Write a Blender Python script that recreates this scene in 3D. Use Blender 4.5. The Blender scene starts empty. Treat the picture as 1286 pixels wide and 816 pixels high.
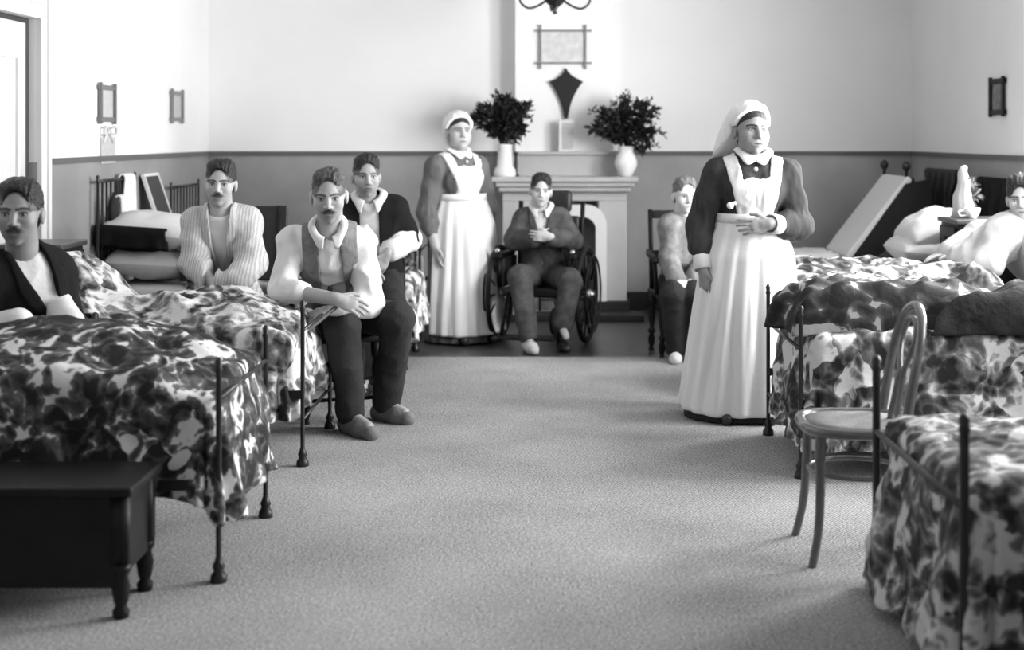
import bpy, bmesh, math, random
import numpy as np
from mathutils import Vector, Matrix
C = bpy.context.scene
COL = C.collection
PI = math.pi

# ------------------------------------------------------------------ camera, world, light, exposure
FPX, HX, HY, EYE = 1800.0, 680.0, 171.0, 1.45      # focal length in px, vanishing point, eye height
cd = bpy.data.cameras.new('camera'); cam = bpy.data.objects.new('camera', cd); COL.objects.link(cam)
cam.location = (0, 0, EYE); cam.rotation_euler = (PI/2, 0, 0)
cd.sensor_width = 36; cd.lens = 36*FPX/1286
cd.shift_x = -(HX-643)/1286; cd.shift_y = -(408-HY)/1286
cd.dof.use_dof = True; cd.dof.focus_distance = 6.6; cd.dof.aperture_fstop = 2.0
cd.clip_start = .05; C.camera = cam
C.view_settings.view_transform = 'Standard'; C.view_settings.look = 'None'
C.view_settings.gamma = 1; C.view_settings.use_curve_mapping = False
C.view_settings.exposure = 0.12
C.cycles.use_denoising = True; C.cycles.max_bounces = 7; C.cycles.diffuse_bounces = 5
w = bpy.data.worlds.new('sky'); C.world = w; w.use_nodes = True
w.node_tree.nodes['Background'].inputs[0].default_value = (1, 1, 1, 1)
w.node_tree.nodes['Background'].inputs[1].default_value = 1.0
XL, XR, YB, YF, ZC = -2.79, 3.1, 12.0, -2.0, 3.55
WIN = [(3.75, 5.15), (5.85, 7.25), (7.75, 9.05)]          # window bays in the right wall (y0, y1)
WZ0, WZ1 = 1.0, 3.0
WIN_POWER = [130, 400, 270]
for (y0, y1), pw in zip(WIN, WIN_POWER):
    ld = bpy.data.lights.new('window_or_fill_light', 'AREA'); ld.shape = 'RECTANGLE'
    ld.size = WZ1-WZ0; ld.size_y = y1-y0; ld.energy = pw
    lo = bpy.data.objects.new('window_or_fill_light', ld); COL.objects.link(lo)
    lo.location = (XR+.30, (y0+y1)/2, (WZ0+WZ1)/2); lo.rotation_euler = (0, PI/2+.0, 0)
    lo['kind'] = 'structure'
FRONT_FILL_POWER = 7  # soft fill lamp added behind the camera, not a known window
ld = bpy.data.lights.new('window_or_fill_light', 'AREA'); ld.shape = 'RECTANGLE'; ld.size = 1.6; ld.size_y = 1.7; ld.energy = FRONT_FILL_POWER
lo = bpy.data.objects.new('window_or_fill_light', ld); COL.objects.link(lo); lo.location = (.6, YF-.3, 2.05); lo.rotation_euler = (PI/2, 0, 0); lo['kind'] = 'structure'

# ------------------------------------------------------------------ helpers
def at(px, py, d):
    return np.array([(px-HX)*d/FPX, d, EYE-(py-HY)*d/FPX])
def V(*a): return np.array(a, float)
def nrm(v): v = np.asarray(v, float); return v/max(np.linalg.norm(v), 1e-9)
rng = np.random.RandomState(7)
_tab = np.random.RandomState(3).rand(64, 64, 64).astype(np.float32)
def vnoise(x, y, z):
    xi, yi, zi = np.floor(x).astype(int), np.floor(y).astype(int), np.floor(z).astype(int)
    fx, fy, fz = x-xi, y-yi, z-zi
    fx, fy, fz = [t*t*(3-2*t) for t in (fx, fy, fz)]
    r = 0
    for a in (0, 1):
        for b in (0, 1):
            for c in (0, 1):
                r = r + _tab[(xi+a) & 63, (yi+b) & 63, (zi+c) & 63]*(fx if a else 1-fx)*(fy if b else 1-fy)*(fz if c else 1-fz)
    return r*2-1
def fbm(x, y, z, o=3):
    r, a = 0, 1
    for i in range(o):
        r = r+a*vnoise(x*2**i+17*i, y*2**i+5*i, z*2**i+9*i); a *= .5
    return r

def mesh_of(v, faces, name='m'):
    v = np.asarray(v, np.float32); me = bpy.data.meshes.new(name)
    if isinstance(faces, np.ndarray):
        n, k = faces.shape
        me.vertices.add(len(v)); me.vertices.foreach_set('co', v.ravel())
        me.loops.add(n*k); me.loops.foreach_set('vertex_index', faces.ravel().astype(np.int32))
        me.polygons.add(n); me.polygons.foreach_set('loop_start', np.arange(0, n*k, k, dtype=np.int32))
        me.update(calc_edges=True)
    else:
        me.from_pydata(v.tolist(), [], [list(map(int, f)) for f in faces]); me.update()
    return me
def fix(me):
    bm = bmesh.new(); bm.from_mesh(me); bmesh.ops.recalc_face_normals(bm, faces=bm.faces); bm.to_mesh(me); bm.free()
def tag(o, label=None, cat=None, group=None, kind=None):
    if label: o['label'] = label
    if cat: o['category'] = cat
    if group: o['group'] = group
    if kind: o['kind'] = kind
    return o
def root(name, loc=(0, 0, 0), label=None, cat=None, group=None, rz=0):
    o = bpy.data.objects.new(name, None); COL.objects.link(o); o.location = loc; o.rotation_euler = (0, 0, rz)
    o.empty_display_size = .1
    return tag(o, label, cat, group)
_off = {}
def obj(name, vf, m, parent=None, smooth=True, solid=0, world=True, sub=0, bevel=0, recalc=True):
    """links ONE mesh; world coords are made local to the parent chain or recentred on the base"""
    v, f = vf; v = np.array(v, float)
    if parent is not None:
        off = _off.get(parent.name, None)
        if off is None:
            off = np.array(parent.location) if world else np.zeros(3)
        o_off = off; loc = (0, 0, 0)
    else:
        o_off = np.array([(v[:, 0].min()+v[:, 0].max())/2, (v[:, 1].min()+v[:, 1].max())/2, v[:, 2].min()]); loc = tuple(o_off)
    me = mesh_of(v-o_off, f, name)
    if recalc: fix(me)
    o = bpy.data.objects.new(name, me); COL.objects.link(o); o.location = loc
    _off[o.name] = o_off
    if parent is not None: o.parent = parent
    if m: me.materials.append(m)
    if smooth:
        me.polygons.foreach_set('use_smooth', [True]*len(me.polygons))
    if bevel:
        b = o.modifiers.new('bevel', 'BEVEL'); b.width = bevel; b.segments = 2; b.limit_method = 'ANGLE'
    if solid:
        s = o.modifiers.new('solid', 'SOLIDIFY'); s.thickness = solid; s.offset = 0
    if sub:
        s = o.modifiers.new('sub', 'SUBSURF'); s.levels = sub; s.render_levels = sub
    return o
def struct(name, vf, m, **k):
    o = obj(name, vf, m, smooth=False, **k); o['kind'] = 'structure'; return o
def copy_tree(o, parent=None):
    c = o.copy(); COL.objects.link(c)
    if parent is not None: c.parent = parent
    for ch in list(o.children): copy_tree(ch, c)
    return c

def join(*vfs):
    vs, fs, n = [], [], 0
    for v, f in vfs:
        v = np.asarray(v, float); vs.append(v); fs += [tuple(int(i)+n for i in q) for q in f]; n += len(v)
    return np.vstack(vs), fs
def box(x0, x1, y0, y1, z0, z1):
    v = [(x, y, z) for x in (x0, x1) for y in (y0, y1) for z in (z0, z1)]
    return np.array(v, float), [(0, 1, 3, 2), (4, 6, 7, 5), (0, 4, 5, 1), (2, 3, 7, 6), (0, 2, 6, 4), (1, 5, 7, 3)]
def rbox(x0, x1, y0, y1, z0, z1, r=.02, seg=3):
    bm = bmesh.new(); bmesh.ops.create_cube(bm, size=1)
    for q in bm.verts: q.co = Vector(((x0+x1)/2+q.co.x*(x1-x0), (y0+y1)/2+q.co.y*(y1-y0), (z0+z1)/2+q.co.z*(z1-z0)))
    bmesh.ops.bevel(bm, geom=bm.edges[:], offset=r, segments=seg, profile=.5, affect='EDGES')
    bm.verts.index_update()
    v = [tuple(q.co) for q in bm.verts]; f = [[q.index for q in p.verts] for p in bm.faces]; bm.free()
    return np.array(v), f
def xf(vf, M):
    v, f = vf; v = np.asarray(v, float); M = np.array(M)
    return v@M[:3, :3].T+M[:3, 3], f
def T(x, y, z): return Matrix.Translation((x, y, z))
def R(a, ax): return Matrix.Rotation(a, 4, ax)
def lathe(prof, seg=24, c=(0, 0, 0), sx=1, sy=1):
    v, f = [], []
    for r, z in prof:
        for i in range(seg):
            a = 2*PI*i/seg; v.append((c[0]+r*math.cos(a)*sx, c[1]+r*math.sin(a)*sy, c[2]+z))
    for j in range(len(prof)-1):
        for i in range(seg):
            f.append((j*seg+i, j*seg+(i+1) % seg, (j+1)*seg+(i+1) % seg, (j+1)*seg+i))
    f.append(tuple(range(seg))[::-1]); f.append(tuple((len(prof)-1)*seg+i for i in range(seg)))
    return np.array(v, float), f
def lathe2(prof, a, b, seg=16):
    """profile (radius, fraction) turned about the segment a-b"""
    a, b = V(*a), V(*b); d = b-a; L = np.linalg.norm(d); w_ = d/L
    u = nrm(np.cross(w_, (0, 1, 0) if abs(w_[1]) < .9 else (1, 0, 0))); q = np.cross(w_, u)
    v, f = lathe([(r, t*L) for r, t in prof], seg)
    return a+v[:, :1]*u+v[:, 1:2]*q+v[:, 2:]*w_, f
def smooth_path(P, n=6, closed=False):
    P = [np.asarray(p, float) for p in P]; out = []; m = len(P)
    rngm = m if closed else m-1
    for i in range(rngm):
        g = (lambda k: P[k % m]) if closed else (lambda k: P[min(max(k, 0), m-1)])
        p0, p1, p2, p3 = g(i-1), g(i), g(i+1), g(i+2)
        for j in range(n):
            t = j/n
            out.append(.5*((2*p1)+(-p0+p2)*t+(2*p0-5*p1+4*p2-p3)*t*t+(-p0+3*p1-3*p2+p3)*t**3))
    if not closed: out.append(P[-1])
    return out
def tube(P, r, seg=10, closed=False, flat=1.0):
    P = np.array(P, float); n = len(P); rr = np.broadcast_to(np.asarray(r, float), (n,))
    if closed: tg = np.roll(P, -1, 0)-np.roll(P, 1, 0)
    else:
        tg = np.gradient(P, axis=0)
    tg /= np.maximum(np.linalg.norm(tg, axis=1, keepdims=True), 1e-9)
    u = nrm(np.cross(tg[0], (0.13, .2, 1) if abs(tg[0][2]) < .9 else (1, .1, 0))); v, f = [], []
    for i in range(n):
        u = nrm(u-tg[i]*np.dot(u, tg[i])); q = np.cross(tg[i], u)
        for k in range(seg):
            a = 2*PI*k/seg; v.append(P[i]+rr[i]*(math.cos(a)*u+flat*math.sin(a)*q))
    m = n if closed else n-1
    for i in range(m):
        j = (i+1) % n; sh = 0
        if closed and i == n-1:                      # close with the best twist
            best = 1e9
            for s_ in range(seg):
                e = sum(np.linalg.norm(v[i*seg+k]-v[(k+s_) % seg]) for k in range(seg))
                if e < best: best, sh = e, s_
        for k in range(seg):
            f.append((i*seg+k, i*seg+(k+1) % seg, j*seg+(k+1+sh) % seg, j*seg+(k+sh) % seg))
    if not closed:
        f.append(tuple(range(seg))[::-1]); f.append(tuple((n-1)*seg+k for k in range(seg)))
    return np.array(v), f
def prism(poly, y0, y1):
    n = len(poly); v = [(x, y0, z) for x, z in poly]+[(x, y1, z) for x, z in poly]
    return np.array(v, float), [tuple(range(n)), tuple(range(2*n-1, n-1, -1))]+[(i, i+n, (i+1) % n+n, (i+1) % n) for i in range(n)]
def torus(c, Rr, r, ax='X', seg=40, s2=8):
    P = []
    for i in range(seg):
        a = 2*PI*i/seg; p = (math.cos(a)*Rr, math.sin(a)*Rr)
        P.append(np.array(c)+(V(0, p[0], p[1]) if ax == 'X' else V(p[0], 0, p[1]) if ax == 'Y' else V(p[0], p[1], 0)))
    return tube(P, r, s2, True)
def grid_faces(nu, nv):
    i, j = np.meshgrid(np.arange(nu-1), np.arange(nv-1), indexing='ij'); a = (i*nv+j).ravel()
    return np.stack([a, a+1, a+nv+1, a+nv], 1)

# ------------------------------------------------------------------ materials
def mat(name, g, rough=.7, spec=.3, bump=0, bscale=60, var=0, vscale=6, metal=0, sheen=0):
    m = bpy.data.materials.new(name); m.use_nodes = True; nt = m.node_tree; b = nt.nodes['Principled BSDF']
    b.inputs['Base Color'].default_value = (g, g, g, 1); b.inputs['Roughness'].default_value = rough
    b.inputs['Specular IOR Level'].default_value = spec; b.inputs['Metallic'].default_value = metal
    if sheen: b.inputs['Sheen Weight'].default_value = sheen
    tc = nt.nodes.new('ShaderNodeTexCoord')
    if var:
        n = nt.nodes.new('ShaderNodeTexNoise'); n.inputs['Scale'].default_value = vscale; n.inputs['Detail'].default_value = 5
        r = nt.nodes.new('ShaderNodeMapRange'); r.inputs[1].default_value = .3; r.inputs[2].default_value = .7
        r.inputs[3].default_value = g*(1-var); r.inputs[4].default_value = min(1, g*(1+var))
        nt.links.new(tc.outputs['Object'], n.inputs['Vector']); nt.links.new(n.outputs['Fac'], r.inputs[0])
        nt.links.new(r.outputs[0], b.inputs['Base Color'])
    if bump:
        n = nt.nodes.new('ShaderNodeTexNoise'); n.inputs['Scale'].default_value = bscale; n.inputs['Detail'].default_value = 3
        p = nt.nodes.new('ShaderNodeBump'); p.inputs['Strength'].default_value = bump; p.inputs['Distance'].default_value = .01
        nt.links.new(tc.outputs['Object'], n.inputs['Vector']); nt.links.new(n.outputs['Fac'], p.inputs['Height'])
        nt.links.new(p.outputs[0], b.inputs['Normal'])
    return m
def ramp(nt, stops, const=False):
    r = nt.nodes.new('ShaderNodeValToRGB'); e = r.color_ramp.elements
    if const: r.color_ramp.interpolation = 'CONSTANT'
    while len(e) < len(stops): e.new(.5)
    for q, (p, g) in zip(e, stops): q.position = p; q.color = (g, g, g, 1)
    return r
def chintz(name, sc, lo, mid, hi, thr=.5, seed=0):
    """printed cotton: large leaves and petals in black, grey and white"""
    m = bpy.data.materials.new(name); m.use_nodes = True; nt = m.node_tree; L = nt.links.new; b = nt.nodes['Principled BSDF']
    b.inputs['Roughness'].default_value = .75; b.inputs['Specular IOR Level'].default_value = .25
    tc = nt.nodes.new('ShaderNodeTexCoord'); mp = nt.nodes.new('ShaderNodeMapping'); mp.inputs['Location'].default_value = (seed*3.1, seed*1.7, seed*2.3)
    L(tc.outputs['Object'], mp.inputs[0])
    nz = nt.nodes.new('ShaderNodeTexNoise'); nz.inputs['Scale'].default_value = sc*.8; nz.inputs['Detail'].default_value = 3
    L(mp.outputs[0], nz.inputs['Vector'])
    wv = nt.nodes.new('ShaderNodeMixRGB'); wv.blend_type = 'LINEAR_LIGHT'; wv.inputs[0].default_value = .10
    L(mp.outputs[0], wv.inputs[1]); L(nz.outputs['Color'], wv.inputs[2])
    vo = nt.nodes.new('ShaderNodeTexVoronoi'); vo.inputs['Scale'].default_value = sc; L(wv.outputs[0], vo.inputs['Vector'])
    v2 = nt.nodes.new('ShaderNodeTexVoronoi'); v2.inputs['Scale'].default_value = sc*2.6; L(wv.outputs[0], v2.inputs['Vector'])
    n2 = nt.nodes.new('ShaderNodeTexNoise'); n2.inputs['Scale'].default_value = sc*1.3; n2.inputs['Detail'].default_value = 4; L(wv.outputs[0], n2.inputs['Vector'])
    a = nt.nodes.new('ShaderNodeMath'); a.operation = 'MULTIPLY_ADD'; a.inputs[1].default_value = .55
    L(v2.outputs['Distance'], a.inputs[0]); L(n2.outputs['Fac'], a.inputs[2])
    sepv = nt.nodes.new('ShaderNodeSeparateColor'); L(vo.outputs['Color'], sepv.inputs[0])
    c = nt.nodes.new('ShaderNodeMath'); c.operation = 'MULTIPLY_ADD'; c.inputs[1].default_value = .34
    L(sepv.outputs[0], c.inputs[0]); L(a.outputs[0], c.inputs[2])
    d = nt.nodes.new('ShaderNodeMath'); d.operation = 'MULTIPLY_ADD'; d.inputs[1].default_value = -.25
    L(vo.outputs['Distance'], d.inputs[0]); L(c.outputs[0], d.inputs[2])
    t = thr+.25
    r = ramp(nt, [(t-.20, lo), (t-.06, mid*.5), (t+.05, mid), (t+.17, hi*.8), (t+.28, hi)])
    L(d.outputs[0], r.inputs[0]); L(r.outputs[0], b.inputs['Base Color'])
    nb = nt.nodes.new('ShaderNodeTexNoise'); nb.inputs['Scale'].default_value = 45; L(tc.outputs['Object'], nb.inputs['Vector'])
    p = nt.nodes.new('ShaderNodeBump'); p.inputs['Strength'].default_value = .25; p.inputs['Distance'].default_value = .01
    L(nb.outputs['Fac'], p.inputs['Height']); L(p.outputs[0], b.inputs['Normal'])
    return m
def stripes(name, g0, g1, freq, axis=0, warp=.3, bump=.15):
    m = mat(name, g0, .85, .15); nt = m.node_tree; L = nt.links.new; b = nt.nodes['Principled BSDF']
    tc = nt.nodes.new('ShaderNodeTexCoord'); wv = nt.nodes.new('ShaderNodeTexWave'); wv.bands_direction = 'XYZ'[axis]
    wv.inputs['Scale'].default_value = freq; wv.inputs['Distortion'].default_value = warp; wv.inputs['Detail Scale'].default_value = 2
    L(tc.outputs['Object'], wv.inputs['Vector']); r = ramp(nt, [(.3, g0), (.7, g1)]); L(wv.outputs['Fac'], r.inputs[0]); L(r.outputs[0], b.inputs['Base Color'])
    n = nt.nodes.new('ShaderNodeTexNoise'); n.inputs['Scale'].default_value = 30; L(tc.outputs['Object'], n.inputs['Vector'])
    p = nt.nodes.new('ShaderNodeBump'); p.inputs['Strength'].default_value = bump; p.inputs['Distance'].default_value = .01
    L(n.outputs['Fac'], p.inputs['Height']); L(p.outputs[0], b.inputs['Normal'])
    return m
def wallpaint(name, up, low, zsplit):
    m = bpy.data.materials.new(name); m.use_nodes = True; nt = m.node_tree; L = nt.links.new; b = nt.nodes['Principled BSDF']
    g = nt.nodes.new('ShaderNodeNewGeometry'); s = nt.nodes.new('ShaderNodeSeparateXYZ'); L(g.outputs['Position'], s.inputs[0])
    k = nt.nodes.new('ShaderNodeMath'); k.operation = 'GREATER_THAN'; k.inputs[1].default_value = zsplit; L(s.outputs['Z'], k.inputs[0])
    n = nt.nodes.new('ShaderNodeTexNoise'); n.inputs['Scale'].default_value = 1.6; n.inputs['Detail'].default_value = 6; L(g.outputs['Position'], n.inputs['Vector'])
    r1 = ramp(nt, [(.3, up*.95), (.7, up)]); r2 = ramp(nt, [(.3, low*.8), (.7, low*1.15)])
    L(n.outputs['Fac'], r1.inputs[0]); L(n.outputs['Fac'], r2.inputs[0])
    x = nt.nodes.new('ShaderNodeMixRGB'); L(k.outputs[0], x.inputs[0]); L(r2.outputs[0], x.inputs[1]); L(r1.outputs[0], x.inputs[2]); L(x.outputs[0], b.inputs['Base Color'])
    rr = nt.nodes.new('ShaderNodeMapRange'); rr.inputs[3].default_value = .32; rr.inputs[4].default_value = .85
    L(k.outputs[0], rr.inputs[0]); L(rr.outputs[0], b.inputs['Roughness'])
    return m
def carpet():
    m = bpy.data.materials.new('ribbed_carpet'); m.use_nodes = True; nt = m.node_tree; L = nt.links.new; b = nt.nodes['Principled BSDF']
    b.inputs['Roughness'].default_value = .95; b.inputs['Specular IOR Level'].default_value = .1
    tc = nt.nodes.new('ShaderNodeTexCoord'); mp = nt.nodes.new('ShaderNodeMapping'); mp.inputs['Rotation'].default_value = (0, 0, math.radians(38))
    L(tc.outputs['Object'], mp.inputs[0])
    wv = nt.nodes.new('ShaderNodeTexWave'); wv.inputs['Scale'].default_value = 26; wv.inputs['Distortion'].default_value = .8; wv.inputs['Detail'].default_value = 2; wv.inputs['Detail Scale'].default_value = 3
    L(mp.outputs[0], wv.inputs['Vector'])
    n = nt.nodes.new('ShaderNodeTexNoise'); n.inputs['Scale'].default_value = 120; n.inputs['Detail'].default_value = 4; L(tc.outputs['Object'], n.inputs['Vector'])
    n3 = nt.nodes.new('ShaderNodeTexNoise'); n3.inputs['Scale'].default_value = 1.3; n3.inputs['Detail'].default_value = 5; L(tc.outputs['Object'], n3.inputs['Vector'])
    a = nt.nodes.new('ShaderNodeMath'); a.operation = 'MULTIPLY_ADD'; a.inputs[1].default_value = .34; L(wv.outputs['Fac'], a.inputs[0]); L(n.outputs['Fac'], a.inputs[2])
    a2 = nt.nodes.new('ShaderNodeMath'); a2.operation = 'MULTIPLY_ADD'; a2.inputs[1].default_value = .30; L(n3.outputs['Fac'], a2.inputs[0]); L(a.outputs[0], a2.inputs[2])
    m7 = nt.nodes.new('ShaderNodeMath'); m7.operation = 'MULTIPLY'; m7.inputs[1].default_value = .72; L(a2.outputs[0], m7.inputs[0])
    r = ramp(nt, [(.40, .06), (.58, .27), (.80, .62)]); L(m7.outputs[0], r.inputs[0]); L(r.outputs[0], b.inputs['Base Color'])
    p = nt.nodes.new('ShaderNodeBump'); p.inputs['Strength'].default_value = .35; p.inputs['Distance'].default_value = .004; L(a.outputs[0], p.inputs['Height']); L(p.outputs[0], b.inputs['Normal'])
    return m
def skinmat():
    m = bpy.data.materials.new('skin'); m.use_nodes = True; nt = m.node_tree; b = nt.nodes['Principled BSDF']
    a = nt.nodes.new('ShaderNodeAttribute'); a.attribute_name = 'pigment'; nt.links.new(a.outputs['Color'], b.inputs['Base Color'])
    b.inputs['Roughness'].default_value = .5; b.inputs['Specular IOR Level'].default_value = .35
    return m
M = dict(
    wall=wallpaint('wall_paint', .86, .32, 1.305), chim=mat('chimney_paint', .9, .85), ceil=mat('ceiling_paint', .42, .9),
    rail=mat('dado_rail', .12, .5), base=mat('baseboard', .025, .4), door=mat('door_paint', .62, .5, var=.15, vscale=2), frame=mat('architrave', .72, .5), gap=mat('gap_shade', .05, .6),  # gap: near-black colour standing for shade beside the door leaf
    carpet=carpet(), skin=skinmat(), iron=mat('black_iron', .012, .4, .5), white=mat('white_cotton', .66, .8, .2, .2, 40), apron=mat('starched_white', .76, .75, .2, .12, 55),
    sheet=mat('grey_white_sheet', .62, .85, .2, .3, 25), towel=mat('white_towel', .82, .95, .1, .5, 90),
    dark=mat('dark_wool', .022, .9, .1, .4, 70, sheen=.1), blackcloth=mat('black_wool', .012, .9, .1, .3, 70), grey=mat('grey_wool', .075, .9, .1, .4, 80, .3, 20), greyb=mat('grey_flannel', .2, .9, .1, .4, 80, .3, 20),
    trouser=mat('charcoal_trousers', .03, .9, .1, .3, 60), vest=mat('grey_waistcoat', .16, .85, .1, .25, 70, .25, 25), dress=stripes('dress_cotton', .030, .058, 55, 0, 1.5), dress2=mat('grey_dress', .13, .85, .2, .3, 50, .15, 12), pyj=stripes('striped_flannel', .36, .50, 20, 0, 2.0, .4),
    fernleaf=mat('speckled_leaf', .12, .7, .2, var=.9, vscale=60), fair=mat('fair_hair', .16, .6, .3, .8, 120), hair=mat('dark_hair', .014, .5, .4, .8, 120), greyhair=mat('grizzled_hair', .07, .6, .3, .8, 130, .5, 60), shoe=mat('black_leather', .02, .35, .5), slipper=mat('grey_felt_slipper', .17, .9, .1, .4, 60), pale=mat('pale_slipper', .6, .9, .1, .3, 60),
    wood=mat('dark_polished_wood', .008, .5, .25, .08, 8, .4, 10), bent=mat('polished_bentwood', .10, .18, .8, .05, 8, .15, 20), cane=mat('woven_cane', .20, .6, .3, .6, 160, .2, 90), midwood=mat('brown_wood', .06, .35, .5, .1, 8, .4, 10),
    stone=mat('painted_mantel', .45, .5, .4, .05, 20, .08, 3), stonel=mat('pale_tile', .75, .35, .5, .05, 20), soot=mat('grey_fireback', .24, .8, .2, .3, 12, .2, 6), hearth=mat('black_hearth', .02, .5),
    china=mat('white_china', .82, .2, .5), leaf=mat('dark_leaf', .018, .6, .3, var=.4, vscale=30), petal=mat('pale_petal', .62, .8), stem=mat('leaf_stem', .03, .7), card=mat('printed_card', .68, .6, .3, var=.12, vscale=18), cardg=mat('grey_print', .50, .6, .3, var=.10, vscale=30),
    framew=mat('oak_frame', .16, .5, .4), framel=mat('pale_oak_frame', .22, .5, .4), black=mat('black_lacquer', .008, .35, .5), brass=mat('dark_brass', .03, .35, .5, metal=.3), glass=mat('frosted_shade', .8, .3), rubber=mat('black_rubber', .012, .7), steel=mat('nickel', .5, .25, .5, metal=1), leather=mat('dark_upholstery', .02, .45, .4, .3, 30), pewter=mat('pale_metal', .7, .3),
    boards=mat('stained_floorboards', .045, .35, .4, .1, 6, .3, 4), gown=stripes('dark_striped_blanket', .012, .15, 4, 1, 7.0, .5), dblanket=mat('dark_blanket', .03, .95, .1, .6, 40, .7, 7), winframe=mat('window_paint', .7, .5))
gl = bpy.data.materials.new('window_glass'); gl.use_nodes = True; nt = gl.node_tree; nt.nodes.remove(nt.nodes['Principled BSDF'])
t_ = nt.nodes.new('ShaderNodeBsdfTransparent'); g_ = nt.nodes.new('ShaderNodeBsdfGlossy'); x_ = nt.nodes.new('ShaderNodeMixShader'); x_.inputs[0].default_value = .06; g_.inputs['Roughness'].default_value = .02
nt.links.new(t_.outputs[0], x_.inputs[1]); nt.links.new(g_.outputs[0], x_.inputs[2]); nt.links.new(x_.outputs[0], nt.nodes['Material Output'].inputs[0]); M['glass_pane'] = gl
M['chA'] = chintz('chintz_dark', 8.5, .012, .12, .62, .64, 1)
M['chB'] = chintz('chintz_light', 7.5, .02, .22, .60, .52, 2)
M['chC'] = chintz('chintz_mid', 8, .02, .16, .56, .56, 3)
M['gown'] = chintz('dark_patterned_blanket', 5.5, .010, .07, .34, .66, 6)
M['nightshirt'] = mat('white_nightshirt', .46, .85, .2, .25, 35)
M['chD'] = chintz('chintz_leafy', 7, .02, .18, .68, .58, 4)

# ------------------------------------------------------------------ the room
struct('floor', box(XL-.3, XR+.3, YF-.3, YB+.3, -.08, 0), M['boards'])
tag(obj('carpet', rbox(XL+.15, XR-.15, YF+.3, 9.38, .0003, .008, .003, 1), M['carpet'], smooth=False), 'large ribbed carpet covering the floor between the two rows of beds', 'carpet')
struct('ceiling', box(XL-.3, XR+.3, YF-.3, YB+.3, ZC, ZC+.1), M['ceil'])
struct('wall_back', box(XL-.2, XR+.2, YB, YB+.15, 0, ZC), M['wall'])
FW = (-.2, 1.4)                                       # unseen window added behind the camera for the fill lamp
struct('wall_front', join(box(XL-.2, FW[0], YF-.15, YF, 0, ZC), box(FW[1], XR+.2, YF-.15, YF, 0, ZC), box(FW[0], FW[1], YF-.15, YF, 0, 1.2), box(FW[0], FW[1], YF-.15, YF, 2.9, ZC)), M['wall'])
DY0, DY1, DZ = 6.9, 7.93, 2.10
struct('wall_left', join(box(XL-.15, XL, YF, DY0, 0, ZC), box(XL-.15, XL, DY1, YB, 0, ZC), box(XL-.15, XL, DY0, DY1, DZ, ZC)), M['wall'])
cuts = [YF]+[q for y in WIN for q in y]+[YB]
struct('wall_right', join(*[box(XR, XR+.18, cuts[i], cuts[i+1], 0, ZC) for i in range(0, len(cuts), 2)],
       *[box(XR, XR+.18, a, b, 0, WZ0) for a, b in WIN], *[box(XR, XR+.18, a, b, WZ1, ZC) for a, b in WIN]), M['wall'])
def window(n, lo, hi, z0, z1, plane, axis):
    f = lambda a0, a1, b0, b1, c0, c1: box(plane+c0, plane+c1, a0, a1, b0, b1) if axis == 'X' else box(a0, a1, plane-c1, plane-c0, b0, b1)
    t = root('window_%d' % n, (plane, (lo+hi)/2, z0) if axis == 'X' else ((lo+hi)/2, plane, z0)); t['kind'] = 'structure'
    bars = [f(lo, lo+.06, z0, z1, .06, .12), f(hi-.06, hi, z0, z1, .06, .12), f(lo+.06, hi-.06, z0, z0+.07, .06, .12), f(lo+.06, hi-.06, z1-.07, z1, .06, .12), f(lo+.06, hi-.06, (z0+z1)/2-.025, (z0+z1)/2+.025, .06, .12)]
    obj('window_frame', join(*bars), M['winframe'], t, smooth=False)
    obj('glazing_bar', f((lo+hi)/2-.014, (lo+hi)/2+.014, z0+.07, z1-.07, .07, .11), M['winframe'], t, smooth=False)
    obj('pane', f(lo+.06, hi-.06, z0+.07, z1-.07, .088, .092), M['glass_pane'], t, smooth=False)
    obj('window_sill', f(lo-.05, hi+.05, z0-.05, z0, -.08, .12), M['winframe'], t, smooth=False)
for i, (a, b) in enumerate(WIN): window(i+1, a, b, WZ0, WZ1, XR, 'X')
window(4, FW[0], FW[1], 1.2, 2.9, YF, 'Y')  # added unseen window that frames the fill lamp
BX0, BX1, BY = -.215, .595, 11.8                       # chimney breast
struct('wall_chimney', box(BX0, BX1, BY, YB, 0, ZC), M['chim'])
struct('trim_1', box(XL, BX0, YB-.022, YB, 1.29, 1.325), M['rail'])
struct('trim_2', box(BX1, XR, YB-.022, YB, 1.29, 1.325), M['rail'])
struct('trim_3', box(XL, XL+.02, DY1+.13, YB-.022, 1.29, 1.325), M['rail'])
struct('trim_4', box(XR-.02, XR, YF, YB-.022, 1.29, 1.325) if False else join(box(XR-.02, XR, 9.1, YB-.022, 1.29, 1.325)), M['rail'])
struct('baseboard_back', join(box(XL, BX0, YB-.03, YB, 0, .15), box(BX1, XR, YB-.03, YB, 0, .15)), M['base'])
struct('baseboard_left', join(box(XL, XL+.03, YF, DY0-.13, 0, .15), box(XL, XL+.03, DY1+.13, YB-.03, 0, .15)), M['base'])
struct('baseboard_right', box(XR-.03, XR, YF, YB-.03, 0, .15), M['base'])
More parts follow.
